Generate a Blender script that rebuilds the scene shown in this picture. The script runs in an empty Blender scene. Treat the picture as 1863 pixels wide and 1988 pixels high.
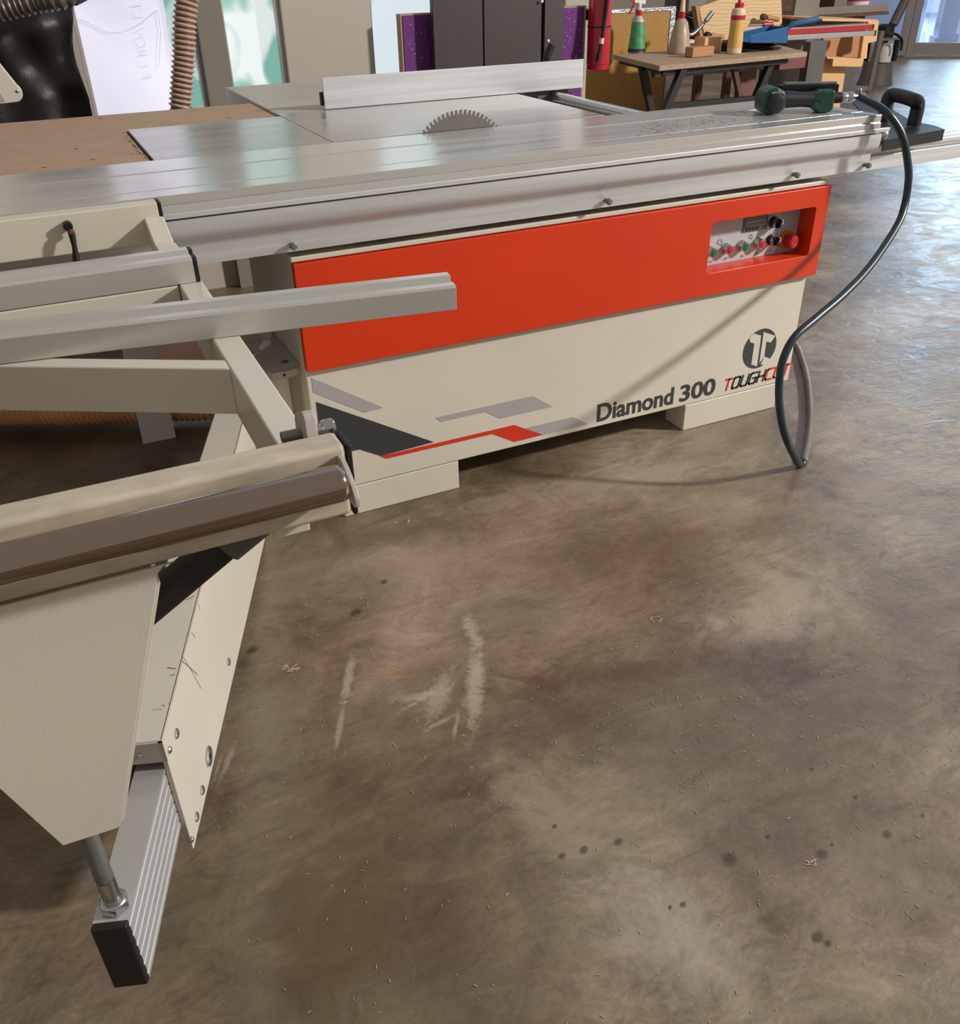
import bpy, bmesh, math, random
from mathutils import Vector, Matrix, Euler
random.seed(7)
S = bpy.context.scene
COL = S.collection
pi = math.pi

# ------------------------------------------------------------------ camera
CAM = Vector((-0.4511, -1.9207, 1.2470))
ROT = Euler((1.00997, 0.018725, -0.444091), 'XYZ')
FPX = 1726.39
cd = bpy.data.cameras.new('camera'); cam = bpy.data.objects.new('camera', cd); COL.objects.link(cam)
cam.location = CAM; cam.rotation_euler = ROT
cd.sensor_fit = 'HORIZONTAL'; cd.sensor_width = 36.0; cd.lens = FPX/1863.0*36.0
cd.clip_start = 0.02; cd.clip_end = 200
S.camera = cam
RM = ROT.to_matrix()
def _ray(u, v): return RM @ Vector(((u-931.5)/FPX, -(v-994)/FPX, -1.0))
def AX(u, v, x):            # survey helper: the point of the photo pixel on a plane of known x / y / z
    d = _ray(u, v); return CAM + d*((x-CAM.x)/d.x)
def AY(u, v, y):
    d = _ray(u, v); return CAM + d*((y-CAM.y)/d.y)
def AZ(u, v, z):
    d = _ray(u, v); return CAM + d*((z-CAM.z)/d.z)

# ------------------------------------------------------------------ materials
def srgb(r, g, b):
    f = lambda c: (c/255/12.92) if c/255 <= .04045 else ((c/255+.055)/1.055)**2.4
    return (f(r), f(g), f(b), 1)
def mat(name, col, rough=.5, metal=0., noise=0., nscale=6., bump=0., bscale=60., stretch=None, spec=.5, trans=0., emit=None, estr=0., coat=0., alpha=1., rvar=0., sub=0.):
    m = bpy.data.materials.new(name); m.use_nodes = True
    nt = m.node_tree; b = nt.nodes['Principled BSDF']
    c = col if len(col) == 4 else (*col, 1)
    b.inputs['Base Color'].default_value = c
    b.inputs['Roughness'].default_value = rough
    b.inputs['Metallic'].default_value = metal
    b.inputs['Specular IOR Level'].default_value = spec
    b.inputs['Transmission Weight'].default_value = trans
    b.inputs['Coat Weight'].default_value = coat
    b.inputs['Coat Roughness'].default_value = .15
    b.inputs['Alpha'].default_value = alpha
    if emit: b.inputs['Emission Color'].default_value = (*emit[:3], 1); b.inputs['Emission Strength'].default_value = estr
    if noise or bump or rvar:
        tc = nt.nodes.new('ShaderNodeTexCoord'); mp = nt.nodes.new('ShaderNodeMapping')
        nt.links.new(tc.outputs['Object'], mp.inputs['Vector'])
        if stretch: mp.inputs['Scale'].default_value = stretch
        n = nt.nodes.new('ShaderNodeTexNoise'); n.inputs['Scale'].default_value = nscale; n.inputs['Detail'].default_value = 5
        nt.links.new(mp.outputs[0], n.inputs['Vector'])
        if noise:
            r = nt.nodes.new('ShaderNodeValToRGB')
            r.color_ramp.elements[0].position = .3; r.color_ramp.elements[1].position = .7
            r.color_ramp.elements[0].color = tuple(x*(1-noise) for x in c[:3])+(1,)
            r.color_ramp.elements[1].color = tuple(min(1, x*(1+noise)) for x in c[:3])+(1,)
            nt.links.new(n.outputs['Fac'], r.inputs[0]); nt.links.new(r.outputs[0], b.inputs['Base Color'])
        if rvar:
            q = nt.nodes.new('ShaderNodeMapRange'); q.inputs['From Min'].default_value = .3; q.inputs['From Max'].default_value = .7
            q.inputs['To Min'].default_value = max(.02, rough-rvar); q.inputs['To Max'].default_value = rough+rvar
            nt.links.new(n.outputs['Fac'], q.inputs['Value']); nt.links.new(q.outputs[0], b.inputs['Roughness'])
        if bump:
            n2 = nt.nodes.new('ShaderNodeTexNoise'); n2.inputs['Scale'].default_value = bscale; n2.inputs['Detail'].default_value = 4
            nt.links.new(mp.outputs[0], n2.inputs['Vector'])
            bp = nt.nodes.new('ShaderNodeBump'); bp.inputs['Strength'].default_value = bump; bp.inputs['Distance'].default_value = .01
            nt.links.new(n2.outputs['Fac'], bp.inputs['Height']); nt.links.new(bp.outputs[0], b.inputs['Normal'])
    return m
M = {}
M['cream'] = mat('cream_paint', srgb(208, 202, 187), .4, noise=.05, nscale=2.5, bump=.03, bscale=300, coat=.25)
M['cream_dirty'] = mat('cream_dirty_paint', srgb(190, 178, 158), .5, noise=.2, nscale=9, stretch=(2, 6, 6), bump=.05, bscale=200)
M['cream_shelf'] = mat('cream_shelf', srgb(176, 168, 158), .5, noise=.06)
M['orange'] = mat('orange_paint', srgb(208, 52, 8), .38, noise=.05, nscale=3, coat=.12, bump=.02, bscale=400)
M['alu'] = mat('brushed_aluminium', srgb(216, 218, 220), .42, .6, noise=.05, nscale=3, stretch=(.6, 26, 26), rvar=.06, bump=.03, bscale=30)
M['alu_top'] = mat('slide_top_aluminium', srgb(222, 222, 219), .22, .65, noise=.04, nscale=3, stretch=(.4, 9, 9), rvar=.04)
M['cast'] = mat('ground_cast_iron', srgb(190, 188, 183), .27, .7, noise=.07, nscale=3, stretch=(.7, 4, 4), rvar=.06, bump=.006, bscale=14)
M['alu_bar'] = mat('anodised_aluminium', srgb(200, 198, 193), .27, .5, noise=.02, nscale=2, stretch=(1, 5, 5), rvar=.03)
M['chrome'] = mat('chrome_roller', srgb(158, 142, 132), .1, 1., rvar=.04, nscale=5)
M['zinc'] = mat('zinc_plated_steel', srgb(188, 190, 190), .25, 1., noise=.08, nscale=60)
M['steel'] = mat('blade_steel', srgb(170, 165, 160), .2, 1., noise=.06, nscale=30)
M['dark_steel'] = mat('dark_steel', srgb(124, 128, 124), .45, .6, noise=.15, nscale=40)
M['black'] = mat('black_plastic', srgb(12, 12, 13), .5, noise=.2, nscale=20, bump=.05, bscale=300)
M['black_gloss'] = mat('black_gloss', srgb(14, 14, 16), .2)
M['rubber'] = mat('black_end_cap', srgb(24, 19, 17), .6, noise=.3, nscale=40, bump=.15, bscale=200)
M['mdf'] = mat('fibreboard', srgb(172, 144, 118), .75, noise=.06, nscale=14, bump=.05, bscale=300)
M['red_btn'] = mat('red_button', srgb(178, 18, 34), .4)
M['green_btn'] = mat('green_button', srgb(10, 106, 62), .35)
M['yellow'] = mat('yellow_plastic', srgb(186, 118, 20), .5)
M['panel'] = mat('control_plate', srgb(168, 168, 170), .45, noise=.04)
M['panel_light'] = mat('control_label', srgb(184, 184, 186), .45)
M['display'] = mat('display_grey', srgb(96, 94, 94), .3)
M['ink'] = mat('printed_black', srgb(44, 44, 44), .5)
M['ink_grey'] = mat('printed_light_grey', srgb(164, 160, 160), .45)
M['ink_slate'] = mat('printed_slate', srgb(54, 56, 57), .45)
M['ink_red'] = mat('printed_red', srgb(206, 48, 24), .45)
M['white_card'] = mat('white_sheet_metal', srgb(224, 220, 224), .55, noise=.04)
M['hose_green'] = mat('teal_air_hose', srgb(14, 44, 54), .36, noise=.15, nscale=12, spec=.6)
M['hose_pale'] = mat('dusty_air_hose', srgb(118, 108, 100), .4, noise=.15, nscale=12)
M['gun_green'] = mat('green_gun_body', srgb(14, 62, 46), .35, noise=.15, nscale=30)
M['duct'] = mat('beige_duct_hose', srgb(184, 156, 140), .4, noise=.1, nscale=12, spec=.6)
M['duct_rib'] = mat('brown_hose_rib', srgb(110, 70, 52), .45)
M['duct_amber'] = mat('amber_duct_hose', srgb(226, 172, 122), .35, noise=.15, nscale=9, spec=.7)
M['duct_dark'] = mat('dark_duct_hose', srgb(84, 76, 68), .4, noise=.2, nscale=12, spec=.7)
M['bag'] = mat('black_plastic_film', srgb(36, 34, 34), .45, noise=.2, nscale=4, bump=.6, bscale=11, spec=.4)
M['pillar'] = mat('pillar_in_shade', srgb(128, 122, 112), .8, noise=.06, nscale=3)  # darker than the wall: the pillar's backlit shade is put into this colour
M['wall'] = mat('painted_wall', srgb(178, 170, 157), .8, noise=.04, nscale=2)
M['trim'] = mat('window_trim', srgb(186, 176, 176), .5)
M['purple'] = mat('purple_foam', srgb(92, 36, 104), .8, bump=.4, bscale=60)
M['foam_edge'] = mat('foam_cut_edge', srgb(176, 148, 120), .9, bump=.4, bscale=90)
M['dkpanel'] = mat('dark_brown_panel', srgb(56, 48, 44), .5, noise=.08, nscale=20)
M['fire_red'] = mat('extinguisher_red', srgb(176, 20, 40), .25, coat=.5)
M['yfoam'] = mat('yellow_foam_board', srgb(166, 126, 68), .9, noise=.14, nscale=160, bump=.3, bscale=140)
M['foil'] = mat('silver_foil_tape', srgb(180, 180, 184), .35, .7, bump=.5, bscale=60)
M['chip'] = mat('chipboard', srgb(160, 136, 112), .8, noise=.22, nscale=90, bump=.15, bscale=120)
M['blacksteel'] = mat('black_steel', srgb(20, 18, 18), .5)
M['wood'] = mat('pale_wood', srgb(214, 168, 118), .55, noise=.08, nscale=4, stretch=(3, 3, 16))
M['wood2'] = mat('mid_wood', srgb(170, 124, 84), .6, noise=.12, nscale=5, stretch=(2, 2, 20))
M['rust'] = mat('rusty_brown_metal', srgb(88, 56, 44), .7, noise=.45, nscale=24)
M['grey_steel'] = mat('grey_sheet_steel', srgb(122, 114, 108), .5, .2, noise=.1, nscale=8)
M['grey_dark'] = mat('dark_grey_enamel', srgb(86, 82, 80), .55, noise=.1, nscale=12)
M['white_pl'] = mat('white_plastic', srgb(214, 206, 198), .4)
M['amber_bottle'] = mat('dusty_bottle', srgb(168, 146, 126), .4, noise=.15, nscale=20)
M['glue'] = mat('cream_glue_bottle', srgb(214, 190, 160), .4)
M['label_y'] = mat('yellow_label', srgb(206, 166, 92), .5)
M['green_lbl'] = mat('green_label', srgb(70, 140, 92), .45, noise=.3, nscale=30)
M['navy'] = mat('navy_label', srgb(34, 34, 58), .5)
M['clear_pl'] = mat('hazy_plastic', srgb(176, 172, 170), .3)
M['blue_pl'] = mat('blue_plastic', srgb(40, 92, 140), .25, coat=.4)
M['cloth'] = mat('dark_cloth', srgb(36, 33, 31), .95, bump=.4, bscale=60)
M['red_lvl'] = mat('red_level', srgb(170, 36, 44), .35)
M['silver_lvl'] = mat('silver_level', srgb(182, 182, 180), .35, .6)
M['pink'] = mat('magenta_label', srgb(196, 30, 116), .4)
M['door_frame'] = mat('aluminium_door_frame', srgb(150, 144, 140), .5, .3)
M['sawdust'] = mat('wood_shavings', srgb(206, 180, 146), .9)
M['teal_sheen'] = mat('pale_film', srgb(214, 220, 222), .4)

# plywood with wavy grain
def ply():
    m = bpy.data.materials.new('plywood_grain'); m.use_nodes = True; nt = m.node_tree; b = nt.nodes['Principled BSDF']
    tc = nt.nodes.new('ShaderNodeTexCoord'); mp = nt.nodes.new('ShaderNodeMapping'); mp.inputs['Scale'].default_value = (1.2, 1, 5)
    w = nt.nodes.new('ShaderNodeTexWave'); w.inputs['Scale'].default_value = 3.2; w.inputs['Distortion'].default_value = 7; w.inputs['Detail'].default_value = 2; w.bands_direction = 'Z'
    r = nt.nodes.new('ShaderNodeValToRGB'); r.color_ramp.elements[0].color = srgb(196, 160, 114); r.color_ramp.elements[0].position = .05
    r.color_ramp.elements[1].color = srgb(214, 182, 138); r.color_ramp.elements[1].position = .45
    nt.links.new(tc.outputs['Object'], mp.inputs[0]); nt.links.new(mp.outputs[0], w.inputs[0]); nt.links.new(w.outputs['Fac'], r.inputs[0]); nt.links.new(r.outputs[0], b.inputs['Base Color'])
    b.inputs['Roughness'].default_value = .6
    return m
M['ply'] = ply()

# lit translucent window film: daylight comes through it
def film(name, c1, c2, scale, thr, strength, seed=0., stretch=(1, 1, 1), soft=.06):
    m = bpy.data.materials.new(name); m.use_nodes = True; nt = m.node_tree; b = nt.nodes['Principled BSDF']
    tc = nt.nodes.new('ShaderNodeTexCoord'); mp = nt.nodes.new('ShaderNodeMapping'); mp.inputs['Location'].default_value = (seed, 0, seed*.7); mp.inputs['Scale'].default_value = stretch
    n = nt.nodes.new('ShaderNodeTexNoise'); n.inputs['Scale'].default_value = scale; n.inputs['Detail'].default_value = 2.5; n.inputs['Distortion'].default_value = .8
    r = nt.nodes.new('ShaderNodeValToRGB'); e = r.color_ramp.elements
    e[0].position = thr-soft; e[0].color = c1; e[1].position = thr+soft; e[1].color = c2
    nt.links.new(tc.outputs['Object'], mp.inputs[0]); nt.links.new(mp.outputs[0], n.inputs['Vector']); nt.links.new(n.outputs['Fac'], r.inputs[0])
    nt.links.new(r.outputs[0], b.inputs['Emission Color']); b.inputs['Emission Strength'].default_value = strength
    b.inputs['Base Color'].default_value = (.25, .25, .25, 1); b.inputs['Roughness'].default_value = .3
    return m
M['film_white'] = film('white_translucent_film', srgb(198, 196, 220), srgb(238, 234, 246), 2.4, .5, .95, 1., (1, 1, .4), .18)
M['film_teal'] = film('teal_translucent_film', srgb(118, 182, 168), srgb(228, 240, 240), 4.6, .55, .85, 8.3)
M['film_pale'] = film('pale_translucent_film', srgb(216, 230, 236), srgb(150, 206, 196), 3., .62, .95, 6.)

# floor: polished mottled concrete
def floor_mat():
    m = bpy.data.materials.new('polished_concrete'); m.use_nodes = True; nt = m.node_tree; b = nt.nodes['Principled BSDF']
    N = nt.nodes.new; L = nt.links.new
    tc = N('ShaderNodeTexCoord')
    def noise(scale, det, dist=0., st=None, rot=0., rough=.5):
        mp = N('ShaderNodeMapping'); L(tc.outputs['Object'], mp.inputs[0])
        if st: mp.inputs['Scale'].default_value = st
        mp.inputs['Rotation'].default_value = (0, 0, rot)
        n = N('ShaderNodeTexNoise'); n.inputs['Scale'].default_value = scale; n.inputs['Detail'].default_value = det; n.inputs['Distortion'].default_value = dist
        n.inputs['Roughness'].default_value = rough
        L(mp.outputs[0], n.inputs['Vector']); return n
    def ramp(src, *st):
        r = N('ShaderNodeValToRGB'); e = r.color_ramp.elements
        while len(e) < len(st): e.new(.5)
        for i, (p, c) in enumerate(st): e[i].position = p; e[i].color = c
        L(src, r.inputs[0]); return r
    def mix(f, a, c, mode='MIX'):
        x = N('ShaderNodeMix'); x.data_type = 'RGBA'; x.blend_type = mode
        if isinstance(f, float): x.inputs[0].default_value = f
        else: L(f, x.inputs[0])
        for s, v in ((6, a), (7, c)):
            if isinstance(v, tuple): x.inputs[s].default_value = v
            else: L(v, x.inputs[s])
        return x.outputs[2]
    big = noise(1.7, 4, .6)
    base = ramp(big.outputs['Fac'], (.3, srgb(90, 75, 58)), (.5, srgb(120, 105, 86)), (.68, srgb(150, 137, 116)))
    med = noise(5., 7, 1.6, rough=.62)
    c = mix(.75, base.outputs[0], ramp(med.outputs['Fac'], (.3, (.58, .55, .52, 1)), (.5, (.98, .97, .96, 1)), (.7, (1.32, 1.32, 1.3, 1))).outputs[0], 'MULTIPLY')
    sw = noise(4., 7, 2.6, (1., 3.2, 1), .5, .6)
    c = mix(.7, c, ramp(sw.outputs['Fac'], (.38, (.72, .70, .68, 1)), (.46, (1.06, 1.05, 1.03, 1)), (.5, (.86, .85, .84, 1)), (.56, (1.05, 1.05, 1.05, 1)), (.7, (1.3, 1.27, 1.2, 1))).outputs[0], 'MULTIPLY')
    fine = noise(90., 4, .4)
    c = mix(.5, c, ramp(fine.outputs['Fac'], (.35, (.86, .86, .86, 1)), (.65, (1.14, 1.14, 1.14, 1))).outputs[0], 'MULTIPLY')
    green = noise(2.6, 3, .3, rot=1.)
    c = mix(ramp(green.outputs['Fac'], (.5, (0, 0, 0, 1)), (.72, (.4, .4, .4, 1))).outputs[0], c, srgb(112, 108, 84))
    # worn patches and smears, each at its own place on the floor: centre, radii, turn, colour, strength
    sep = N('ShaderNodeSeparateXYZ'); L(tc.outputs['Object'], sep.inputs[0])
    wob = noise(7., 8, 2.2, rough=.72); wobf = noise(34., 6, 1.6, rough=.7)
    def blob(cx, cy, rx, ry, ang, col, k, wb=1.5, inner=.1, wn=None):
        nonlocal c; wn = wn or wob
        mp = N('ShaderNodeMapping'); mp.vector_type = 'TEXTURE'
        mp.inputs['Location'].default_value = (cx, cy, 0); mp.inputs['Rotation'].default_value = (0, 0, ang); mp.inputs['Scale'].default_value = (rx, ry, 1)
        L(tc.outputs['Object'], mp.inputs[0])
        ln = N('ShaderNodeVectorMath'); ln.operation = 'LENGTH'; L(mp.outputs[0], ln.inputs[0])
        ad = N('ShaderNodeMath'); ad.operation = 'MULTIPLY_ADD'; L(wn.outputs['Fac'], ad.inputs[0]); ad.inputs[1].default_value = wb*2; L(ln.outputs['Value'], ad.inputs[2])
        sb = N('ShaderNodeMath'); sb.operation = 'SUBTRACT'; L(ad.outputs[0], sb.inputs[0]); sb.inputs[1].default_value = wb
        r = ramp(sb.outputs[0], (inner, (k, k, k, 1)), (1., (0, 0, 0, 1)))
        c = mix(r.outputs[0], c, col)
    def fp(u, v): p = AZ(u, v, 0); return p.x, p.y
    L1, L2, D1 = srgb(158, 144, 126), srgb(150, 136, 116), srgb(78, 66, 52)
    W1 = srgb(172, 160, 146)
    def stroke(u0, v0, u1, v1, w_, col, k, wb=1.5, inner=.1, wn=None):
        a_, b_ = AZ(u0, v0, 0), AZ(u1, v1, 0); m_ = (a_+b_)/2; d_ = b_-a_
        blob(m_.x, m_.y, d_.length/2*1.2, w_, math.atan2(d_.y, d_.x), col, k, wb, inner, wn)
    DK = srgb(84, 64, 48)
    for (u0, v0, u1, v1, w_, col, k) in [
        (1340, 1260, 1640, 1120, .11, L1, .85), (960, 1480, 1240, 1720, .10, L2, .75), (1180, 1700, 1480, 1960, .11, W1, .6), (640, 1120, 1000, 1060, .12, L2, .6),
        (470, 1240, 560, 1560, .10, srgb(128, 120, 102), .6), (880, 1000, 1450, 880, .10, L1, .7), (1600, 700, 1850, 560, .2, W1, .6), (1560, 1020, 1840, 860, .10, L2, .5),
        (620, 1560, 900, 1960, .20, srgb(88, 72, 52), .65), (1000, 1330, 1500, 1260, .06, DK, .75), (980, 1290, 1130, 1440, .09, DK, .65), (1120, 1080, 1560, 1010, .06, srgb(96, 76, 60), .5),
        (1400, 1480, 1800, 1330, .12, srgb(102, 82, 68), .6), (1600, 1760, 1860, 1640, .10, L2, .45), (520, 1850, 760, 1780, .14, srgb(96, 76, 54), .5), (1560, 1500, 1780, 1720, .12, srgb(104, 92, 72), .5),
        (1720, 1180, 1860, 1240, .12, srgb(108, 84, 72), .5), (560, 1080, 900, 1020, .06, DK, .5), (1080, 960, 1500, 950, .05, srgb(92, 76, 56), .4)]:
        stroke(u0, v0, u1, v1, w_, col, k)
    for (u0, v0, u1, v1, w_, col, k) in [
        (903, 1190, 930, 1260, .016, W1, .75), (925, 1240, 918, 1410, .018, W1, .8), (685, 1270, 665, 1370, .009, W1, .7), (668, 1360, 652, 1455, .006, W1, .55), (760, 1360, 860, 1345, .012, W1, .5),
        (870, 1300, 830, 1400, .02, W1, .6), (780, 1380, 860, 1330, .008, W1, .6), (425, 1520, 458, 1440, .006, W1, .6), (412, 1525, 430, 1465, .004, W1, .5), (715, 1318, 790, 1312, .006, srgb(170, 122, 72), .75), (735, 1218, 775, 1195, .010, srgb(150, 112, 60), .5),
        (820, 1420, 880, 1390, .006, W1, .5), (890, 1380, 880, 1440, .005, W1, .5)]:
        stroke(u0, v0, u1, v1, w_*1.25, col, k, 1.2, .35, wobf)
    for (u, v, rr) in [(1593, 1658, .014), (1721, 1620, .013), (1200, 1634, .012), (1090, 1662, .009), (1132, 1650, .011), (1076, 1604, .007), (1586, 1820, .014), (1606, 1832, .008), (690, 1190, .02), (1490, 1625, .007), (745, 1130, .014), (1575, 1494, .006), (1790, 1583, .007), (1300, 1762, .006), (1325, 1756, .008), (1416, 1668, .02), (490, 1262, .018), (1614, 1640, .006), (1660, 1548, .006)]:
        x, y = fp(u, v); blob(x, y, rr, rr*.75, .4, srgb(62, 50, 36), .8, .5, .4, wobf)
    L(c, b.inputs['Base Color'])
    rr = N('ShaderNodeMapRange'); L(med.outputs['Fac'], rr.inputs['Value']); rr.inputs['From Min'].default_value = .3; rr.inputs['From Max'].default_value = .7
    rr.inputs['To Min'].default_value = .26; rr.inputs['To Max'].default_value = .5; L(rr.outputs[0], b.inputs['Roughness'])
    b.inputs['Specular IOR Level'].default_value = .55
    bn = noise(14., 6, .6, (1, 1.8, 1), .3, .6)
    bp = N('ShaderNodeBump'); bp.inputs['Strength'].default_value = .28; bp.inputs['Distance'].default_value = .012
    L(bn.outputs['Fac'], bp.inputs['Height']); L(bp.outputs[0], b.inputs['Normal'])
    return m
M['floor'] = floor_mat()

# ------------------------------------------------------------------ mesh helpers
class MB:
    def __init__(s): s.v = []; s.f = []; s.m = []
    def add(s, vs, fs, mi=0):
        o = len(s.v); s.v += [tuple(x) for x in vs]; s.f += [tuple(i+o for i in f) for f in fs]; s.m += [mi]*len(fs); return s
    def box(s, x0, x1, y0, y1, z0, z1, mi=0):
        vs = [(x, y, z) for z in (z0, z1) for y in (y0, y1) for x in (x0, x1)]
        return s.add(vs, [(0, 2, 3, 1), (4, 5, 7, 6), (0, 1, 5, 4), (2, 6, 7, 3), (0, 4, 6, 2), (1, 3, 7, 5)], mi)
    def prism(s, pts, vec, mi=0):     # closed polygon pts (3D) pushed along vec
        n = len(pts); p = [Vector(q) for q in pts]; vec = Vector(vec)
        vs = p+[q+vec for q in p]
        fs = [tuple(range(n))[::-1], tuple(range(n, 2*n))]+[(i, (i+1) % n, (i+1) % n+n, i+n) for i in range(n)]
        return s.add(vs, fs, mi)
    def obox(s, a, b, w, h, up=(0, 0, 1), mi=0):  # beam from a to b, width w across, height h along up (centred)
        a = Vector(a); b = Vector(b); d = (b-a).normalized(); up = Vector(up); side = d.cross(up).normalized(); u2 = side.cross(d).normalized()
        q = [a+side*(i*w/2)+u2*(j*h/2) for i, j in ((-1, -1), (1, -1), (1, 1), (-1, 1))]
        return s.prism(q, b-a, mi)
    def tube(s, path, rad, seg=16, mi=0, caps=True):
        P = [Vector(p) for p in path]; n = len(P)
        R = rad if isinstance(rad, (list, tuple)) else [rad]*n
        t0 = (P[1]-P[0]).normalized(); nrm = t0.orthogonal().normalized(); vs = []; pt = t0
        for i in range(n):
            t = ((P[min(i+1, n-1)]-P[max(i-1, 0)])).normalized()
            ax = pt.cross(t)
            if ax.length > 1e-8: nrm = Matrix.Rotation(pt.angle(t), 3, ax.normalized()) @ nrm
            nrm = (nrm-t*nrm.dot(t)).normalized(); bn = t.cross(nrm); pt = t
            for k in range(seg):
                a = 2*pi*k/seg; vs.append(P[i]+(nrm*math.cos(a)+bn*math.sin(a))*R[i])
        fs = [(i*seg+k, i*seg+(k+1) % seg, (i+1)*seg+(k+1) % seg, (i+1)*seg+k) for i in range(n-1) for k in range(seg)]
        if caps: fs += [tuple(range(seg))[::-1], tuple((n-1)*seg+k for k in range(seg))]
        return s.add(vs, fs, mi)
    def cyl(s, a, b, r, seg=24, mi=0, r2=None): return s.tube([a, b], [r, r if r2 is None else r2], seg, mi)
    def lathe(s, prof, org=(0, 0, 0), axis=(0, 0, 1), seg=24, mi=0):  # prof list of (r, h)
        ax = Vector(axis).normalized(); e = ax.orthogonal().normalized(); g = ax.cross(e); o = Vector(org); vs = []
        for r, h in prof:
            for k in range(seg):
                a = 2*pi*k/seg; vs.append(o+ax*h+(e*math.cos(a)+g*math.sin(a))*max(r, 1e-5))
        n = len(prof)
        fs = [(i*seg+k, i*seg+(k+1) % seg, (i+1)*seg+(k+1) % seg, (i+1)*seg+k) for i in range(n-1) for k in range(seg)]
        fs += [tuple(range(seg))[::-1], tuple((n-1)*seg+k for k in range(seg))]
        return s.add(vs, fs, mi)
    def sphere(s, c, r, mi=0, sc=(1, 1, 1), n=12):
        vs = []; c = Vector(c)
        for i in range(n+1):
            t = pi*i/n
            for k in range(2*n):
                a = pi*k/n; vs.append(c+Vector((math.sin(t)*math.cos(a)*r*sc[0], math.sin(t)*math.sin(a)*r*sc[1], math.cos(t)*r*sc[2])))
        m = 2*n
        return s.add(vs, [(i*m+k, (i+1)*m+k, (i+1)*m+(k+1) % m, i*m+(k+1) % m) for i in range(n) for k in range(m)], mi)
    def poly(s, pts, mi=0): return s.add(pts, [tuple(range(len(pts)))], mi)
    def build(s, name, mats, parent=None, bevel=0., smooth=False, seg=2, label=None):
        me = bpy.data.meshes.new(name); me.from_pydata(s.v, [], s.f)
        if not isinstance(mats, (list, tuple)): mats = [mats]
        for m in mats: me.materials.append(M[m] if isinstance(m, str) else m)
        for i, p in enumerate(me.polygons): p.material_index = s.m[i]
        bm = bmesh.new(); bm.from_mesh(me)
        if smooth: bmesh.ops.remove_doubles(bm, verts=bm.verts, dist=1e-6)
        bmesh.ops.recalc_face_normals(bm, faces=bm.faces); bm.to_mesh(me); bm.free()
        o = bpy.data.objects.new(name, me); COL.objects.link(o)
        if parent:
            o.parent = parent
            inv = Matrix.Translation(parent_loc(parent)).inverted()
            me.transform(inv)
        if smooth:
            for p in me.polygons: p.use_smooth = True
            if smooth != 'full': me.set_sharp_from_angle(angle=math.radians(38))
        if bevel:
            b = o.modifiers.new('bevel', 'BEVEL'); b.width = bevel; b.segments = seg; b.limit_method = 'ANGLE'; b.angle_limit = math.radians(35); b.harden_normals = True
            for p in me.polygons: p.use_smooth = True
        if label: o['label'] = label
        return o
def parent_loc(p):
    l = Vector((0, 0, 0))
    while p: l += p.location; p = p.parent
    return l
def thing(name, loc, label, cat, group=None):
    o = bpy.data.objects.new(name, None); COL.objects.link(o); o.location = loc; o.empty_display_size = .05
    o['label'] = label; o['category'] = cat
    if group: o['group'] = group
    return o
def tag(o, label, cat, group=None, kind=None):
    o['label'] = label; o['category'] = cat
    if group: o['group'] = group
    if kind: o['kind'] = kind
    return o
def struct(o): o['kind'] = 'structure'; return o
def catmull(pts, n=12):
    P = [Vector(p) for p in pts]; P = [P[0]*2-P[1]]+P+[P[-1]*2-P[-2]]; out = []
    for i in range(1, len(P)-2):
        for k in range(n):
            t = k/n; a, b, c, d = P[i-1:i+3]
            out.append(.5*((2*b)+(c-a)*t+(2*a-5*b+4*c-d)*t*t+(-a+3*b-3*c+d)*t**3))
    out.append(P[-2]); return out
def resample(path, step):
    out = [path[0]]; acc = 0.
    for a, b in zip(path, path[1:]):
        L = (b-a).length; t = step-acc
        while t <= L: out.append(a+(b-a)*(t/L)); t += step
        acc = (acc+L) % step
    return out
def corrugated(path, r, pitch, amp, seg=24):
    p = resample(catmull(path, 20), pitch/6); rr = [r+amp*math.cos(2*pi*i/6) for i in range(len(p))]
    return p, rr
def text_mesh(s, size, bold=0.):
    cu = bpy.data.curves.new('t', 'FONT'); cu.body = s; cu.size = size; cu.offset = bold
    o = bpy.data.objects.new('t', cu); COL.objects.link(o)
    bpy.context.view_layer.update()
    me = bpy.data.meshes.new_from_object(o); COL.objects.unlink(o); bpy.data.objects.remove(o)
    return me
def text_on(name, s, x0, x1, z0, z1, y, matn, parent, bold=0., shear=0.):
    me = text_mesh(s, 1., bold)
    xs = [v.co.x for v in me.vertices]; ys = [v.co.y for v in me.vertices]; ax, bx, ay, by = min(xs), max(xs), min(ys), max(ys)
    o3 = parent_loc(parent)
    for v in me.vertices:
        fx = (v.co.x-ax)/(bx-ax); fz = (v.co.y-ay)/(by-ay)
        v.co = Vector((x0+(x1-x0)*fx+shear*fz*(z1-z0), y, z0+(z1-z0)*fz))-o3
    me.materials.clear(); me.materials.append(M[matn]); me.name = name
    o = bpy.data.objects.new(name, me); COL.objects.link(o); o.parent = parent
    return o
def screw(mb, p, d, r=.008, l=.006, mi=0): mb.lathe([(r, 0), (r, l*.5), (r*.75, l*.9), (r*.35, l), (r*.35, l*.6)], p, d, 16, mi)

H = .859; YF = -.036; YB = .351
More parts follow.
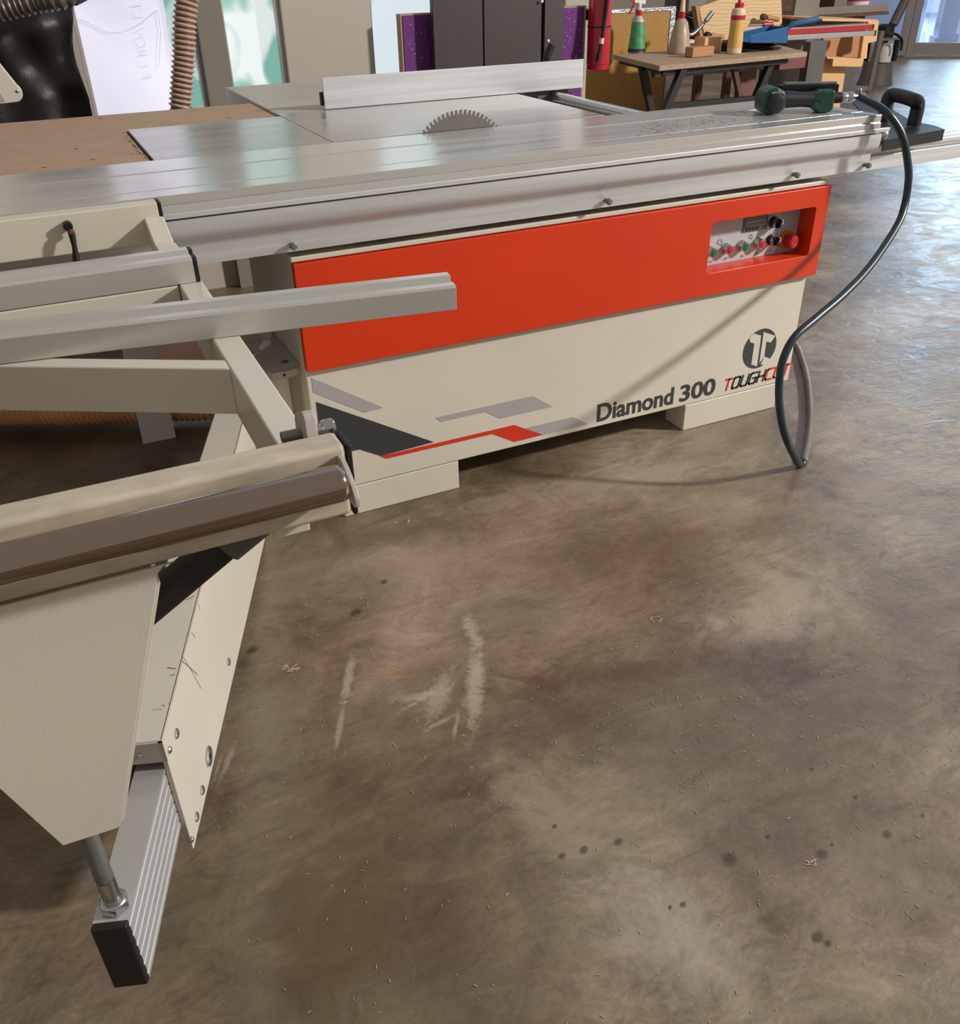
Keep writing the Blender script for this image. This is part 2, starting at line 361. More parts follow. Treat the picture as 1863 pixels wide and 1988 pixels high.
# ================================================================== SETTING
f = MB(); f.poly([(-6, -6, 0), (16, -6, 0), (16, 16, 0), (-6, 16, 0)]); struct(f.build('floor', 'floor'))
WY = 2.12
wx = lambda u, v: AY(u, v, WY).x
wa, wb_, wc, wd, we = wx(160, 120), wx(396, 150), wx(441, 120), wx(555, 120), wx(722, 120)
wend = wx(1139, 100)
SILL = .42; TOP = 2.3
w = MB(); t = .14
w.box(-6, wa, WY, WY+t, 0, 3.2); w.box(wa, wb_, WY, WY+t, 0, SILL); w.box(wa, wb_, WY, WY+t, TOP, 3.2)
w.box(wc, wd, WY, WY+t, 0, SILL); w.box(wc, wd, WY, WY+t, TOP, 3.2)
w.box(wd, we, WY-.03, WY+t, 0, 3.2)
w.box(we, wend-.25, WY, WY+t, 0, SILL); w.box(we, wend-.25, WY, WY+t, TOP, 3.2); w.box(wend-.25, wend, WY, WY+t, 0, 3.2)
struct(w.build('wall_back', 'wall'))
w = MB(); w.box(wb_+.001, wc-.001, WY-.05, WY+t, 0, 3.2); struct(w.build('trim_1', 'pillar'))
def window(i, x0, x1, film_):
    r = bpy.data.objects.new('window_%d' % i, None); COL.objects.link(r); r.location = (x0, WY+.03, SILL); struct(r)
    g = MB(); g.box(x0, x1, WY+.05, WY+.056, SILL, TOP); g.build('pane', film_, r)
    g = MB(); k = .014
    g.box(x0, x0+k, WY+.0, WY+.05, SILL, TOP); g.box(x1-k, x1, WY, WY+.05, SILL, TOP); g.box(x0+k, x1-k, WY, WY+.05, SILL, SILL+.03); g.box(x0+k, x1-k, WY, WY+.05, TOP-.03, TOP)
    g.build('frame', 'trim', r, .002); return r
W1 = window(1, wa, wb_, 'film_white'); window(2, wc, wd, 'film_teal'); window(3, we, wend-.25, 'film_pale')
# teal strip of film at the right of the first window
g = MB(); xs0 = wx(338, 100); g.box(xs0, wb_-.014, WY+.044, WY+.049, SILL, TOP); g.build('film_strip', 'film_teal', W1)
# backwards raised lettering and a sagging cord pressed in the white film
M['emboss'] = film('film_shadow_line', srgb(190, 188, 206), srgb(212, 208, 224), 9, .5, .9, 2.)
def film_text(s, uvs):
    for ch, (u, v) in zip(s, uvs):
        me = text_mesh(ch, .055, -.001); c = AY(u, v, WY+.043)
        for q in me.vertices: q.co = Vector((c.x-(q.co.y-.02)*-1., WY+.0425, c.z-(q.co.x-.02)*-1.))-parent_loc(W1)
        me.materials.clear(); me.materials.append(M['emboss']); o = bpy.data.objects.new('film_letter', me); COL.objects.link(o); o.parent = W1
film_text('TLVOREF', [(264, 10), (268, 26), (270, 60), (273, 84), (275, 100), (280, 122), (284, 144)])
cp = [AY(u, v, WY+.04) for u, v in ((150, 36), (185, 50), (208, 62), (240, 60), (270, 48), (290, 32), (306, 20))]
g = MB(); g.tube(catmull(cp, 6), .0028, 8); g.build('film_cord', 'emboss', W1)
for a, b in (((306, 22), (312, 60)), ((312, 60), (308, 130)), ((322, 30), (332, 110))):
    g = MB(); g.tube([AY(*a, WY+.04), AY(*b, WY+.04)], .0022, 6); g.build('film_fold', 'emboss', W1)

# door wall far to the right with a glazed opening
da = AZ(1700, 111, 0); db = AZ(1863, 112, 0); dd = (db-da).normalized(); nn = Vector((-dd.y, dd.x, 0))
def dw(u): p0 = AZ(u, 112, 0); return da+dd*((p0-da).dot(dd))
pA, pM, pB = dw(1722), dw(1757), dw(1757)+dd*2.6
def slab(mb, a, b, z0, z1, th, off=0., mi=0): mb.prism([a+nn*off+Vector((0, 0, z0)), b+nn*off+Vector((0, 0, z0)), b+nn*(off+th)+Vector((0, 0, z0)), a+nn*(off+th)+Vector((0, 0, z0))], (0, 0, z1-z0), mi)
w = MB(); slab(w, pA-dd*9, pA-dd*.55, 0, 5.5, .15); slab(w, pA-dd*.55, pB, 2.6, 5.5, .15); slab(w, pB, pB+dd*5, 0, 5.5, .15)
struct(w.build('wall_right', 'wall'))
dr = bpy.data.objects.new('door_1', None); COL.objects.link(dr); dr.location = pM; struct(dr)
g = MB(); slab(g, pM-dd*.10, pM-dd*.01, 0, 2.6, .06); slab(g, pM+dd*.0, pM+dd*.09, 0, 2.6, .06, .01)
slab(g, pM+dd*.09, pB, .03, .17, .05, .01); slab(g, pM-dd*.9, pM-dd*.10, .03, .14, .05); slab(g, pM-dd*.9, pB, 0, .025, .08); slab(g, pM-dd*.9, pB, 2.5, 2.6, .06)
g.build('frame', 'door_frame', dr, .003)
M['glass'] = mat('door_glass', (.9, .95, 1, 1), .02, trans=1., spec=.3, alpha=.25)
g = MB(); slab(g, pM+dd*.09, pB, .17, 2.5, .006, .03); slab(g, pM-dd*.9, pM-dd*.10, .14, 2.5, .006, .03); g.build('pane', 'glass', dr)
# the yard outside: paving, a pale column and a pale wall
M['paving'] = mat('wet_paving', srgb(168, 160, 176), .25, noise=.3, nscale=5, stretch=(1, 6, 1), bump=.4, bscale=18)
M['pale_blue'] = mat('pale_blue_render', srgb(188, 206, 238), .6)
g = MB(); slab(g, pA-dd*3, pB+dd*5, .006, .02, 9., .16); struct(g.build('floor_outside', 'paving'))
q = pM+dd*.72+nn*1.1
co = thing('column', q, 'pale blue square column outside the glass door, stepped at its foot', 'column')
g = MB(); slab(g, q-dd*.24, q+dd*.1, .021, 3.2, .3); g.build('shaft', 'pale_blue', co, .004)
g = MB(); slab(g, q-dd*.27, q+dd*.14, .021, .16, .36, -.03); g.build('plinth', 'pale_blue', co, .006)
g = MB(); slab(g, pM-dd*2.5+nn*1.6, pM+dd*.35+nn*1.6, .021, 3.2, .2)
tag(g.build('outside_wall', 'pale_blue'), 'pale blue outside wall seen through the glass door', 'wall')
g = MB(); slab(g, pM+dd*1.2+nn*5.0, pM+dd*6+nn*5.0, .021, .5, .05)
tag(g.build('planter', 'grey_dark'), 'dark low planter wall out in the paved yard', 'planter')
bush = MB()
for k in range(240):
    c = pM+dd*random.uniform(1.3, 5)+nn*random.uniform(5.16, 5.4)+Vector((0, 0, random.uniform(.1, 1.0)))
    a = Vector((random.uniform(-1, 1), random.uniform(-1, 1), random.uniform(-1, 1))).normalized()*.07; e = a.orthogonal().normalized()*.03
    bush.poly([c-a, c+e, c+a, c-e])
M['leaf'] = mat('green_leaves', srgb(96, 140, 96), .6)
tag(bush.build('hedge', 'leaf'), 'green hedge behind the low planter wall in the yard', 'hedge')

# ================================================================== PANEL SAW
saw = thing('panel_saw', (.76, .3, 0), 'large cream and orange sliding panel saw on the concrete floor', 'panel saw')
# cabinet
b = MB(); b.box(.0, 1.526, .02, .255, .086, .684); b.box(.03, 1.50, .29, .66, .086, .70); b.box(.03, 1.5, .25, .295, .10, .69)
cab = b.build('cabinet', 'cream', saw, .004)
b = MB(); b.prism([(-.004, .012, .684), (1.53, .012, .684), (1.53, .012, .692), (1.53, .03, .697), (-.004, .03, .697), (-.004, .012, .692)], (0, 0, 0.0001))
b = MB(); b.box(-.004, 1.530, .006, .262, .6815, .695); b.build('cabinet_lid', 'cream', saw, .004, label='rolled cream lip along the cabinet top')
for x0, x1 in ((.03, .155), (.30, .40), (.95, 1.03), (1.36, 1.50)):
    b = MB(); b.box(x0, x1, .035, .20, .6955, .7105); b.build('spacer_plate', 'cream_shelf', saw, .002)
for x0, x1 in ((.055, .384), (1.132, 1.488)):
    for y0 in (.0205, .56):
        b = MB(); b.box(x0, x1, y0, y0+.093, 0, .085); b.build('foot', 'cream', saw, .003)
# printed stripes: flat vinyl on the cabinet front
YD = .0195
def decal(name, pts, m):
    b = MB(); b.prism([(x, YD, z) for x, z in pts], (0, -.0004, 0)); return b.build(name, m, cab)
decal('grey_stripe', [(.013, .404), (.184, .289), (.135, .286), (.013, .366)], 'ink_grey')
decal('slate_wedge', [(.016, .341), (.315, .160), (.167, .1555), (.112, .188), (.016, .188)], 'ink_slate')
decal('red_stripe', [(.164, .155), (.553, .155), (.642, .103), (.553, .103), (.487, .143), (.181, .144)], 'ink_red')
decal('grey_stripe', [(.323, .229), (.61, .229), (.672, .184), (.511, .184), (.467, .214), (.338, .214)], 'ink_grey')
decal('grey_stripe', [(.585, .137), (.740, .137), (.788, .103), (.645, .103)], 'ink_grey')
text_on('model_lettering', 'Diamond', .819, 1.083, .1015, .158, YD-.0006, 'ink_slate', cab, .024)
text_on('model_lettering', '300', 1.106, 1.236, .1015, .156, YD-.0006, 'ink_slate', cab, .024)
# emblem: disc with the letter shape left out
def P2(x, y): p = AY(1390+x/10.96, 620+y/10.96, .019); return (p.x, p.z)
b = MB(); n = 48; cx, cz, rr = 1.388, .2185, .063
circ = [AY(1475.1+0*i, 675.5, .019) for i in range(1)]
ell = []
for i in range(n):
    a = 2*pi*i/n; ell.append((cx+rr*math.cos(a), YD, cz+rr*math.sin(a)))
b.prism(ell, (0, -.0004, 0)); b.build('emblem', 'ink_slate', cab)
b = MB()
for pts in ([(795, 300), (955, 345), (865, 1000), (745, 960), (810, 515), (725, 485), (700, 380), (640, 300)],
            [(1010, 270), (1255, 350), (1160, 495), (1065, 470), (1020, 790), (950, 940), (915, 940)],
            [(1020, 790), (1140, 835), (1260, 900), (1100, 1080), (995, 970), (915, 940)]):
    q = [P2(*p) for p in pts]
    for i in range(n):
        a = 2*pi*i/n; e2 = 2*pi*(i+1)/n; A = (cx+(rr-.0003)*math.cos(a), cz+(rr-.0003)*math.sin(a)); B = (cx+(rr-.0003)*math.cos(e2), cz+(rr-.0003)*math.sin(e2)); o2 = []
        ins = lambda p_: (B[0]-A[0])*(p_[1]-A[1])-(B[1]-A[1])*(p_[0]-A[0])
        for p_, r_2 in zip(q, q[1:]+q[:1]):
            s1, s2 = ins(p_), ins(r_2)
            if s1 >= 0: o2.append(p_)
            if s1*s2 < 0: t_ = s1/(s1-s2); o2.append((p_[0]+(r_2[0]-p_[0])*t_, p_[1]+(r_2[1]-p_[1])*t_))
        q = o2
    b.prism([(x_, YD-.0005, z_) for x_, z_ in q], (0, -.0001, 0))
b.build('emblem_letter', 'cream', cab)
# square italic lettering from strokes
GL = {'T': [((0, 1), (1, 1)), ((.5, 1), (.5, 0))], 'O': [((0, .12), (0, .88)), ((0, .88), (.12, 1)), ((.12, 1), (.88, 1)), ((.88, 1), (1, .88)), ((1, .88), (1, .12)), ((1, .12), (.88, 0)), ((.88, 0), (.12, 0)), ((.12, 0), (0, .12))],
      'U': [((0, 1), (0, .12)), ((0, .12), (.12, 0)), ((.12, 0), (.88, 0)), ((.88, 0), (1, .12)), ((1, .12), (1, 1))],
      'G': [((1, 1), (.12, 1)), ((.12, 1), (0, .88)), ((0, .88), (0, .12)), ((0, .12), (.12, 0)), ((.12, 0), (.88, 0)), ((.88, 0), (1, .15)), ((1, .15), (1, .5)), ((1, .5), (.5, .5))],
      'H': [((0, 0), (0, 1)), ((1, 0), (1, 1)), ((0, .5), (1, .5))], 'C': [((1, 1), (.12, 1)), ((.12, 1), (0, .88)), ((0, .88), (0, .12)), ((0, .12), (.12, 0)), ((.12, 0), (1, 0))]}
x = 1.268; lw = .0235
for i, ch in enumerate('TOUGHCUT'):
    b = MB(); z0 = .1050+i*.0005; hh = .0345
    for (a0, a1), (c0, c1) in GL[ch]:
        A = Vector((x+a0*lw+a1*hh*.2, YD-.0002, z0+a1*hh)); B = Vector((x+c0*lw+c1*hh*.2, YD-.0002, z0+c1*hh)); dv = (B-A).normalized()*.0018
        b.obox(A-dv*1.35, B+dv*1.35, .0004, .0064, up=(0, 0, 1) if abs(dv.z) < abs(dv.x) else (1, 0, 0))
    b.build('brand_letter', 'ink_red' if i in (0, 5, 6, 7) else 'ink', cab); x += .0322
# orange cover with a recessed opening for the controls
ox0, ox1, oz0, oz1 = .0, 1.541, .4265, .6800
cx0, cx1, cz0, cz1 = 1.136, 1.497, .490, .6265
YR = .062
b = MB(); th = .0
def rrect(x0, x1, z0, z1, r, n=5):
    pts = []
    for cxx, czz, a0 in ((x1-r, z1-r, 0), (x0+r, z1-r, pi/2), (x0+r, z0+r, pi), (x1-r, z0+r, 1.5*pi)):
        for i in range(n+1): a = a0+pi/2*i/n; pts.append((cxx+r*math.cos(a), czz+r*math.sin(a)))
    return pts
inn = rrect(cx0, cx1, cz0, cz1, .010); out = []
for (px, pz) in inn:   # matching points on the outer rectangle
    cxm, czm = (cx0+cx1)/2, (cz0+cz1)/2
    out.append((px, pz))
NI = len(inn); per = NI//4
corner = [(ox1, oz1), (ox0, oz1), (ox0, oz0), (ox1, oz0)]
vs = [(p[0], 0, p[1]) for p in inn]+[(c[0], 0, c[1]) for c in corner]
fs = []
for q in range(4):
    for i in range(per-1): fs.append((q*per+i, q*per+i+1, NI+q))
    fs.append((q*per+per-1, ((q+1)*per) % NI, NI+(q+1) % 4, NI+q))
b.add(vs, fs)
b.add([(p[0], 0, p[1]) for p in inn]+[(p[0], YR, p[1]) for p in inn], [(i, (i+1) % NI, (i+1) % NI+NI, i+NI) for i in range(NI)])
b.add([(c[0], 0, c[1]) for c in corner]+[(c[0], .0195, c[1]) for c in corner], [(i, (i+1) % 4, (i+1) % 4+4, i+4) for i in range(4)])
cover = b.build('front_cover', 'orange', saw, .0022, smooth=True, label='orange metal cover with cut-out for the controls')
# recess in the cabinet is behind the cover: cut it
cut = MB().box(cx0-.002, cx1+.002, -.01, YR+.001, cz0-.002, cz1+.002)
cme = bpy.data.meshes.new('cut'); cme.from_pydata(cut.v, [], cut.f); co_ = bpy.data.objects.new('cut', cme); COL.objects.link(co_)
bm = bmesh.new(); bm.from_mesh(cme); bmesh.ops.recalc_face_normals(bm, faces=bm.faces); bm.to_mesh(cme); bm.free()
md = cab.modifiers.new('cut', 'BOOLEAN'); md.object = co_; md.operation = 'DIFFERENCE'; md.solver = 'EXACT'
cab.modifiers.move(1, 0); cab.location = (0, 0, 0)
bpy.context.view_layer.update()
dg = bpy.context.evaluated_depsgraph_get(); nm = bpy.data.meshes.new_from_object(cab.evaluated_get(dg)); cab.modifiers.clear(); cab.data = nm
bpy.data.objects.remove(co_)
# control panel
b = MB(); b.box(cx0-.002, cx1+.002, YR-.002, YR+.002, cz0-.002, cz1+.002); cp_ = b.build('control_panel', 'panel', saw)
b = MB(); b.prism([(x_, YR-.0022, z_) for x_, z_ in rrect(cx0, 1.432, cz0+.001, .624, .012)], (0, -.0004, 0)); b.build('face_label', 'panel_light', cp_)
YP = YR-.003
def onp(u, v): p = AY(u, v, YR-.03); return p.x, p.z
def button(u, v, m, lab):
    p_ = AY(u, v, YR-.022); x_, z_ = p_.x, p_.z; b = MB(); b.lathe([(.0155, 0), (.0155, .003), (.0135, .005), (.0138, .018), (.0130, .020), (.0115, .020)], (x_, YP, z_), (0, -1, 0), 24, 0)
    o = b.build('push_button', 'zinc', cp_, smooth=True, label=lab)
    b = MB(); b.lathe([(.0114, .016), (.0114, .0204), (.010, .0212)], (x_, YP, z_), (0, -1, 0), 24); b.build('button_cap', m, o, smooth=True)
button(1385.5, 491, 'green_btn', 'leftmost green push button'); button(1417, 485, 'red_btn', 'left red push button')
button(1447.5, 479.5, 'green_btn', 'right green push button'); button(1478.5, 474, 'red_btn', 'right red push button')
for u, v in ((1512.5, 435), (1508, 469)):
    x_, z_ = onp(u, v); b = MB(); b.lathe([(.0155, 0), (.0155, .006), (.0128, .008), (.0128, .024), (.012, .026)], (x_, YP, z_), (0, -1, 0), 24)
    o = b.build('selector_knob', 'black', cp_, smooth=True)
    b = MB(); b.obox((x_-.004, YP-.028, z_-.011), (x_+.004, YP-.028, z_+.011), .008, .012, up=(0, -1, 0)); b.build('grip', 'black_gloss', o, .002)
    b = MB(); b.lathe([(.0135, .014), (.0138, .022), (.0128, .024)], (x_, YP, z_), (0, -1, 0), 24); b.build('bezel', 'zinc', o, smooth=True)
    b = MB(); b.sphere((x_+.006, YP-.030, z_+.004), .0062, sc=(.7, .5, 1.3)); b.build('pointer', 'white_pl', o, smooth='full')
x_, z_ = onp(1540, 468); xe = 1.468
b = MB(); b.lathe([(.026, 0), (.026, .003)], (xe-.01, YP, z_), (0, -1, 0), 32); es = b.build('emergency_stop', 'yellow', cp_, smooth=True, label='yellow ring with red mushroom stop button')
b = MB(); b.lathe([(.012, 0), (.012, .012), (.019, .016), (.0195, .030), (.017, .0345), (.008, .036)], (xe-.01, YP-.003, z_), (0, -1, 0), 32); b.build('stop_button', 'red_btn', es, smooth=True)
b = MB()
for k in range(3):
    a0 = k*2*pi/3; pr = [Vector((xe-.01+.0095*math.cos(a0+i*.25), YP-.0385, z_+.0095*math.sin(a0+i*.25))) for i in range(7)]
    b.tube(pr, .0011, 6); d_ = Vector((math.cos(a0+1.75), 0, math.sin(a0+1.75)))*.003; b.cyl(pr[-1], pr[-1]-d_*1.2+Vector((math.sin(a0), 0, -math.cos(a0)))*.002, .0011, 6)
M['pale_red'] = mat('pale_red_print', srgb(206, 92, 104), .5); b.build('stop_arrow', 'pale_red', es)
# display
x0_, z0_ = onp(1440, 449); dx0, dx1, dz0, dz1 = AY(1443, 430, YP).x, AY(1489, 430, YP).x, AY(1462, 448, YP).z, .6250
b = MB(); b.box(dx0, dx1, YP-.003, YP+.001, dz0, dz1); dsp = b.build('display', 'display', cp_, .001)
b = MB(); b.box(dx0+.012, dx1-.009, YP-.0036, YP-.002, dz0+.014, dz0+.028); b.build('readout', 'panel_light', dsp)
text_on('digits', '88888', dx0+.014, dx1-.011, dz0+.016, dz0+.026, YP-.0040, 'ink', dsp, .01)
for k in range(4):
    b = MB(); xk = dx0+.010+k*.0125; b.box(xk, xk+.007, YP-.0045, YP-.002, dz0+.003, dz0+.010); b.build('display_key', 'ink', dsp)
YT = YP-.0008
def ptext(s, u, v, wd_, ht): q_ = AY(u, v, YT); text_on('marking', s, q_.x-wd_/2, q_.x+wd_/2, q_.z-ht/2, q_.z+ht/2, YT, 'ink', cp_, .0)
ptext('ON', 1378.5, 508.5, .011, .0065); ptext('OFF', 1408, 502.5, .014, .0065); ptext('ON', 1440, 497.5, .0115, .0065); ptext('OFF', 1469, 492.5, .013, .0065)
ptext('45°', 1502, 420, .014, .007); ptext('0°', 1518.5, 417, .009, .007)
for u, v, s in ((1397, 471, 1.), (1457, 460, .75), (1505.5, 451, .9)):
    c = AY(u, v, YT); k = .010*s; pts = [Vector((c.x-k*.9, YT, c.z-.0)), Vector((c.x-k*.7, YT, c.z+k*.5)), Vector((c.x-k*.2, YT, c.z+k*.9)), Vector((c.x+k*.4, YT, c.z+k*.8)), Vector((c.x+k*.8, YT, c.z+k*.2)), Vector((c.x+k*.8, YT, c.z-k*.9)), Vector((c.x-k*.9, YT, c.z))]
    b = MB(); b.tube(pts, .0005, 6); b.build('blade_symbol', 'ink', cp_)
for u, v, s in ((1495, 487, 1), (1506, 486, -1)):
    c = AY(u, v, YT); b = MB(); b.box(c.x-.0005, c.x+.0005, YT-.0003, YT, c.z-.004, c.z+.004); b.prism([(c.x-.002, YT, c.z+s*.002), (c.x+.002, YT, c.z+s*.002), (c.x, YT, c.z+s*.0055)], (0, -.0003, 0)); b.build('arrow', 'ink', cp_)

# tables
b = MB(); b.box(.224, 1.014, .363, .90, H-.03, H); mt = b.build('main_table', 'cast', saw, .002, label='ground cast iron main table')
b = MB(); b.box(.222, 1.0, .903, 1.64, H-.052, H-.0005); b.build('extension_table', 'cream_shelf', saw, .004, label='pale sheet metal extension table')
b = MB(); b.box(-.206, .222, .355, .85, H-.028, H-.0005); b.build('side_table', 'cast', saw, .002)
b = MB(); b.box(.4, 1.0, .45, .85, .70, H-.031); b.build('table_support', 'cream', saw)
for x_ in (.30, .95):
    b = MB(); b.obox((x_, 1.55, H-.06), (x_, .68, .45), .03, .04); b.build('table_brace', 'cream', saw)
# sliding table profile
prof_top = [(YF, H), (YF, H-.017), (YF+.003, H-.0175), (YF+.003, H-.0195), (YF-.003, H-.020), (YF-.004, H-.041), (YF-.004, H-.044), (YF+.008, H-.0455), (YF+.008, H-.047), (.34, H-.047), (YB, H-.03), (YB, H),
            (.2155, H), (.2155, H-.010), (.2045, H-.010), (.2045, H), (.0305, H), (.0305, H-.006), (.0245, H-.006), (.0245, H)]
XL, XR = -1.5, 1.638
b = MB(); b.prism([(XL, y, z) for y, z in prof_top], (XR-XL, 0, 0)); sl = b.build('sliding_table', 'alu_top', saw, .0008, seg=1, label='long aluminium sliding table with two slots')
b = MB(); b.prism([(XL, y, z) for y, z in [(YF-.006, H-.0345), (YF-.006, H-.0445), (YF+.006, H-.0445), (YF+.006, H-.0345)]], (1.672-XL, 0, 0)); b.build('edge_strip', 'alu', sl, .001)
pb = [(YF, .8105), (YF, .790), (YF+.001, .781), (YF+.005, .772), (YF+.013, .764), (YF+.020, .758), (YF+.0235, .753), (YF+.0245, .747), (YF+.0245, .7115), (YF+.045, .7115), (.06, .725), (.30, .725), (.33, .74), (.33, .8105)]
b = MB(); b.prism([(XL, y, z) for y, z in pb], (1.652-XL, 0, 0)); car = b.build('slide_carriage', 'alu', saw, smooth=True, label='fluted aluminium carriage side under the sliding table')
for u, v in ((566, 475), (1176, 389), (1540, 338), (1678, 319.5)):
    p = AY(u, v, YF+.0245); b = MB(); b.lathe([(.0056, 0), (.0056, .011), (.0078, .011), (.0078, .018), (.0055, .0205)], (p.x, YF+.0245, p.z), (0, -1, 0), 16); b.build('bolt', 'dark_steel', car, smooth=True)
# rail under the slide, running on past it
pr = [(.028, .762), (.028, .750), (.046, .747), (.046, .737), (.033, .735), (.033, .697), (.085, .697), (.085, .766), (.060, .766), (.058, .762)]
pr = [(y, min(z, .722) if False else z) for y, z in pr]
b = MB(); b.prism([(1.655, y, z) for y, z in pr], (.95, 0, 0)); b.build('base_rail', 'alu', saw, .001, label='aluminium rail running on past the table end')
# black end plate with pull handle
zt = .786
ep = [AZ(1716, 272, zt), AZ(1834, 251, zt), AZ(1812, 243, zt), AZ(1772, 236, zt), AZ(1690, 188, zt), AZ(1650, 192, zt)]
b = MB(); b.prism(ep, (0, 0, -.004)); a0, a1 = ep[0], ep[1]
b.prism([a0, a1, a1+Vector((0, .004, 0)), a0+Vector((0, .004, 0))], (0, 0, -.030))
eplate = b.build('end_plate', 'black', saw, .001)
hp = [(1712, 236), (1706, 212), (1714, 201), (1728, 199), (1748, 203), (1762, 208), (1770, 218), (1772, 240)]
q0 = AZ(1715, 234, zt); q1 = AZ(1772, 246, zt)
hy = (q0.y+q1.y)/2
pts = [Vector((q0.x, q0.y, zt-.002)), Vector((q0.x-.0, q0.y, zt+.055)), Vector((q0.x+.012, q0.y-.003, zt+.072)), Vector((q1.x-.014, q1.y+.003, zt+.072)), Vector((q1.x, q1.y, zt+.055)), Vector((q1.x, q1.y, zt))]
b = MB(); b.tube(resample(catmull(pts, 8), .006), .0195, 16); b.build('pull_handle', 'black', eplate, smooth=True)
p = AY(1718, 262, ep[0].y-.001); b = MB(); b.lathe([(.009, 0), (.009, .004), (.004, .007)], p, (0, -1, 0), 16); b.build('screw', 'zinc', eplate, smooth=True)
# blade
b = MB(); NT = 72; bx, bz, R0 = .566, .757, .150; ys = .3555; ring = []
for k in range(NT):
    a = 2*pi*k/NT
    for da_, r in ((0, R0), (-.036, R0-.001), (-.042, R0-.009), (-.052, R0-.0115), (-.070, R0-.0115), (-.082, R0-.006)):
        ring.append((a+da_+pi/NT, r))
ring = sorted(ring, key=lambda t_: -t_[0])
pts = [(bx-r*math.cos(a), ys, bz+r*math.sin(a)) for a, r in ring]
b.prism(pts, (0, .0028, 0)); bl = b.build('saw_blade', 'steel', saw, label='toothed steel circular blade rising from the table')
b = MB()
for k in range(20, 60):
    a = 2*pi*(k-11)/NT+pi/NT
    c = Vector((bx-(R0-.004)*math.cos(a-.0), ys+.0014, bz+(R0-.004)*math.sin(a))); tdir = Vector((math.sin(a), 0, math.cos(a)))
    if c.z > .84: b.obox(c-tdir*.0012, c+tdir*.0012, .0036, .0075, up=(-math.cos(a), 0, math.sin(a)))
b.build('carbide_tip', 'dark_steel', bl)
# rip fence
fy = .892; b = MB(); fx0, fx1 = .367, 1.260
fp_ = [(fy, H+.0015), (fy, H+.087), (fy+.006, H+.087), (fy+.006, H+.050), (fy+.022, H+.050), (fy+.022, H+.040), (fy+.010, H+.040), (fy+.010, H+.024), (fy+.022, H+.024), (fy+.022, H+.016), (fy+.008, H+.016), (fy+.008, H+.010), (fy+.022, H+.010), (fy+.022, H+.0015)]
b.prism([(fx0, y, z) for y, z in fp_], (fx1-fx0, 0, 0)); fe = b.build('rip_fence', 'alu', saw, .0008, seg=1, label='tall flat aluminium rip fence')
b = MB(); b.box(fx0-.008, fx0-.0005, fy+.006, fy+.020, H+.012, H+.048); b.build('end_cap', 'black', fe)
b = MB(); b.box(1.10, 1.22, fy+.024, fy+.10, H-.045, H+.03); b.box(1.12, 1.19, fy+.026, fy+.16, H-.03, H-.0); b.build('fence_shoe', 'grey_dark', fe, .004)
b = MB(); l0 = AY(1052, 118, fy+.07); b.cyl(l0+Vector((-.0, 0, -.03)), l0+Vector((.018, 0, .012)), .009); b.cyl(l0+Vector((.015, 0, .005)), l0+Vector((.035, 0, .045)), .0125); b.build('clamp_lever', 'black', fe, smooth=True)
b = MB(); b.cyl((1.160, .38, H-.022), (1.160, 1.55, H-.022), .017); b.build('fence_rail', 'zinc', saw, smooth=True, label='round steel fence guide bar')
b = MB(); b.box(1.016, 1.03, .37, 1.50, H-.03, H-.006); b.build('table_edge_strip', 'black', saw)

# swing arm
zb = .341; ang = math.radians(71.0); dr_ = Vector((math.cos(ang), math.sin(ang), 0)); pe = Vector((dr_.y, -dr_.x, 0))
A0 = Vector((-.488, -.943, 0))           # near right top corner of the white housing
wbx = .073; hbx = .118
b = MB()
La = 1.13
def arm_pt(l, s, z): return A0+dr_*l-pe*s+Vector((0, 0, z))
th = .004
# U-shaped housing: right side plate drawn down to a point, top sheet, left plate, end collar
def onarm(u, v):
    d = _ray(u, v); return CAM+d*((A0-CAM).dot(pe)/d.dot(pe))
zlow = onarm(373, 1667).z; tip = onarm(373, 1667); eE = onarm(516, 1040); lT, lE = (tip-A0).dot(dr_), (eE-A0).dot(dr_); sl_ = (eE.z-tip.z)/(lE-lT); zend = tip.z+sl_*(La-lT)
b.prism([arm_pt(0, 0, zb), arm_pt(0, 0, zlow), arm_pt(La, 0, zend), arm_pt(La, 0, zb)], -pe*.004)
b.prism([arm_pt(0, wbx, zb), arm_pt(0, wbx, zlow+.02), arm_pt(La, wbx, zend+.02), arm_pt(La, wbx, zb)], pe*.004)
b.prism([arm_pt(0, 0, zb), arm_pt(La, 0, zb), arm_pt(La, wbx, zb), arm_pt(0, wbx, zb)], (0, 0, -.004))
arm = b.build('swing_arm', 'cream', saw, .0015, label='cream steel swing arm housing')
M['arm'] = M['cream']
b = MB()
zc = .302
b.prism([arm_pt(.0, .0, zb-.002), arm_pt(0, wbx, zb-.002), arm_pt(0, wbx, zc), arm_pt(0, .0, zc)], -dr_*.003)
b.prism([arm_pt(.0, .0, zb-.002), arm_pt(0, .006, zb-.002), arm_pt(0, .006, zlow+.03), arm_pt(0, .0, zlow+.008)], -dr_*.003)
b.build('collar', 'cream_shelf', arm)
b = MB(); b.prism([arm_pt(.10, .006, zb-.006), arm_pt(.10, wbx-.006, zb-.006), arm_pt(.10, wbx-.006, .15), arm_pt(.10, .006, .15)], dr_*.01)
b.prism([arm_pt(.002, .006, zc), arm_pt(.002, wbx-.005, zc), arm_pt(.002, wbx-.005, zc+.002), arm_pt(.002, .006, zc+.002)], dr_*.1)
b.build('inner_lining', 'black', arm)
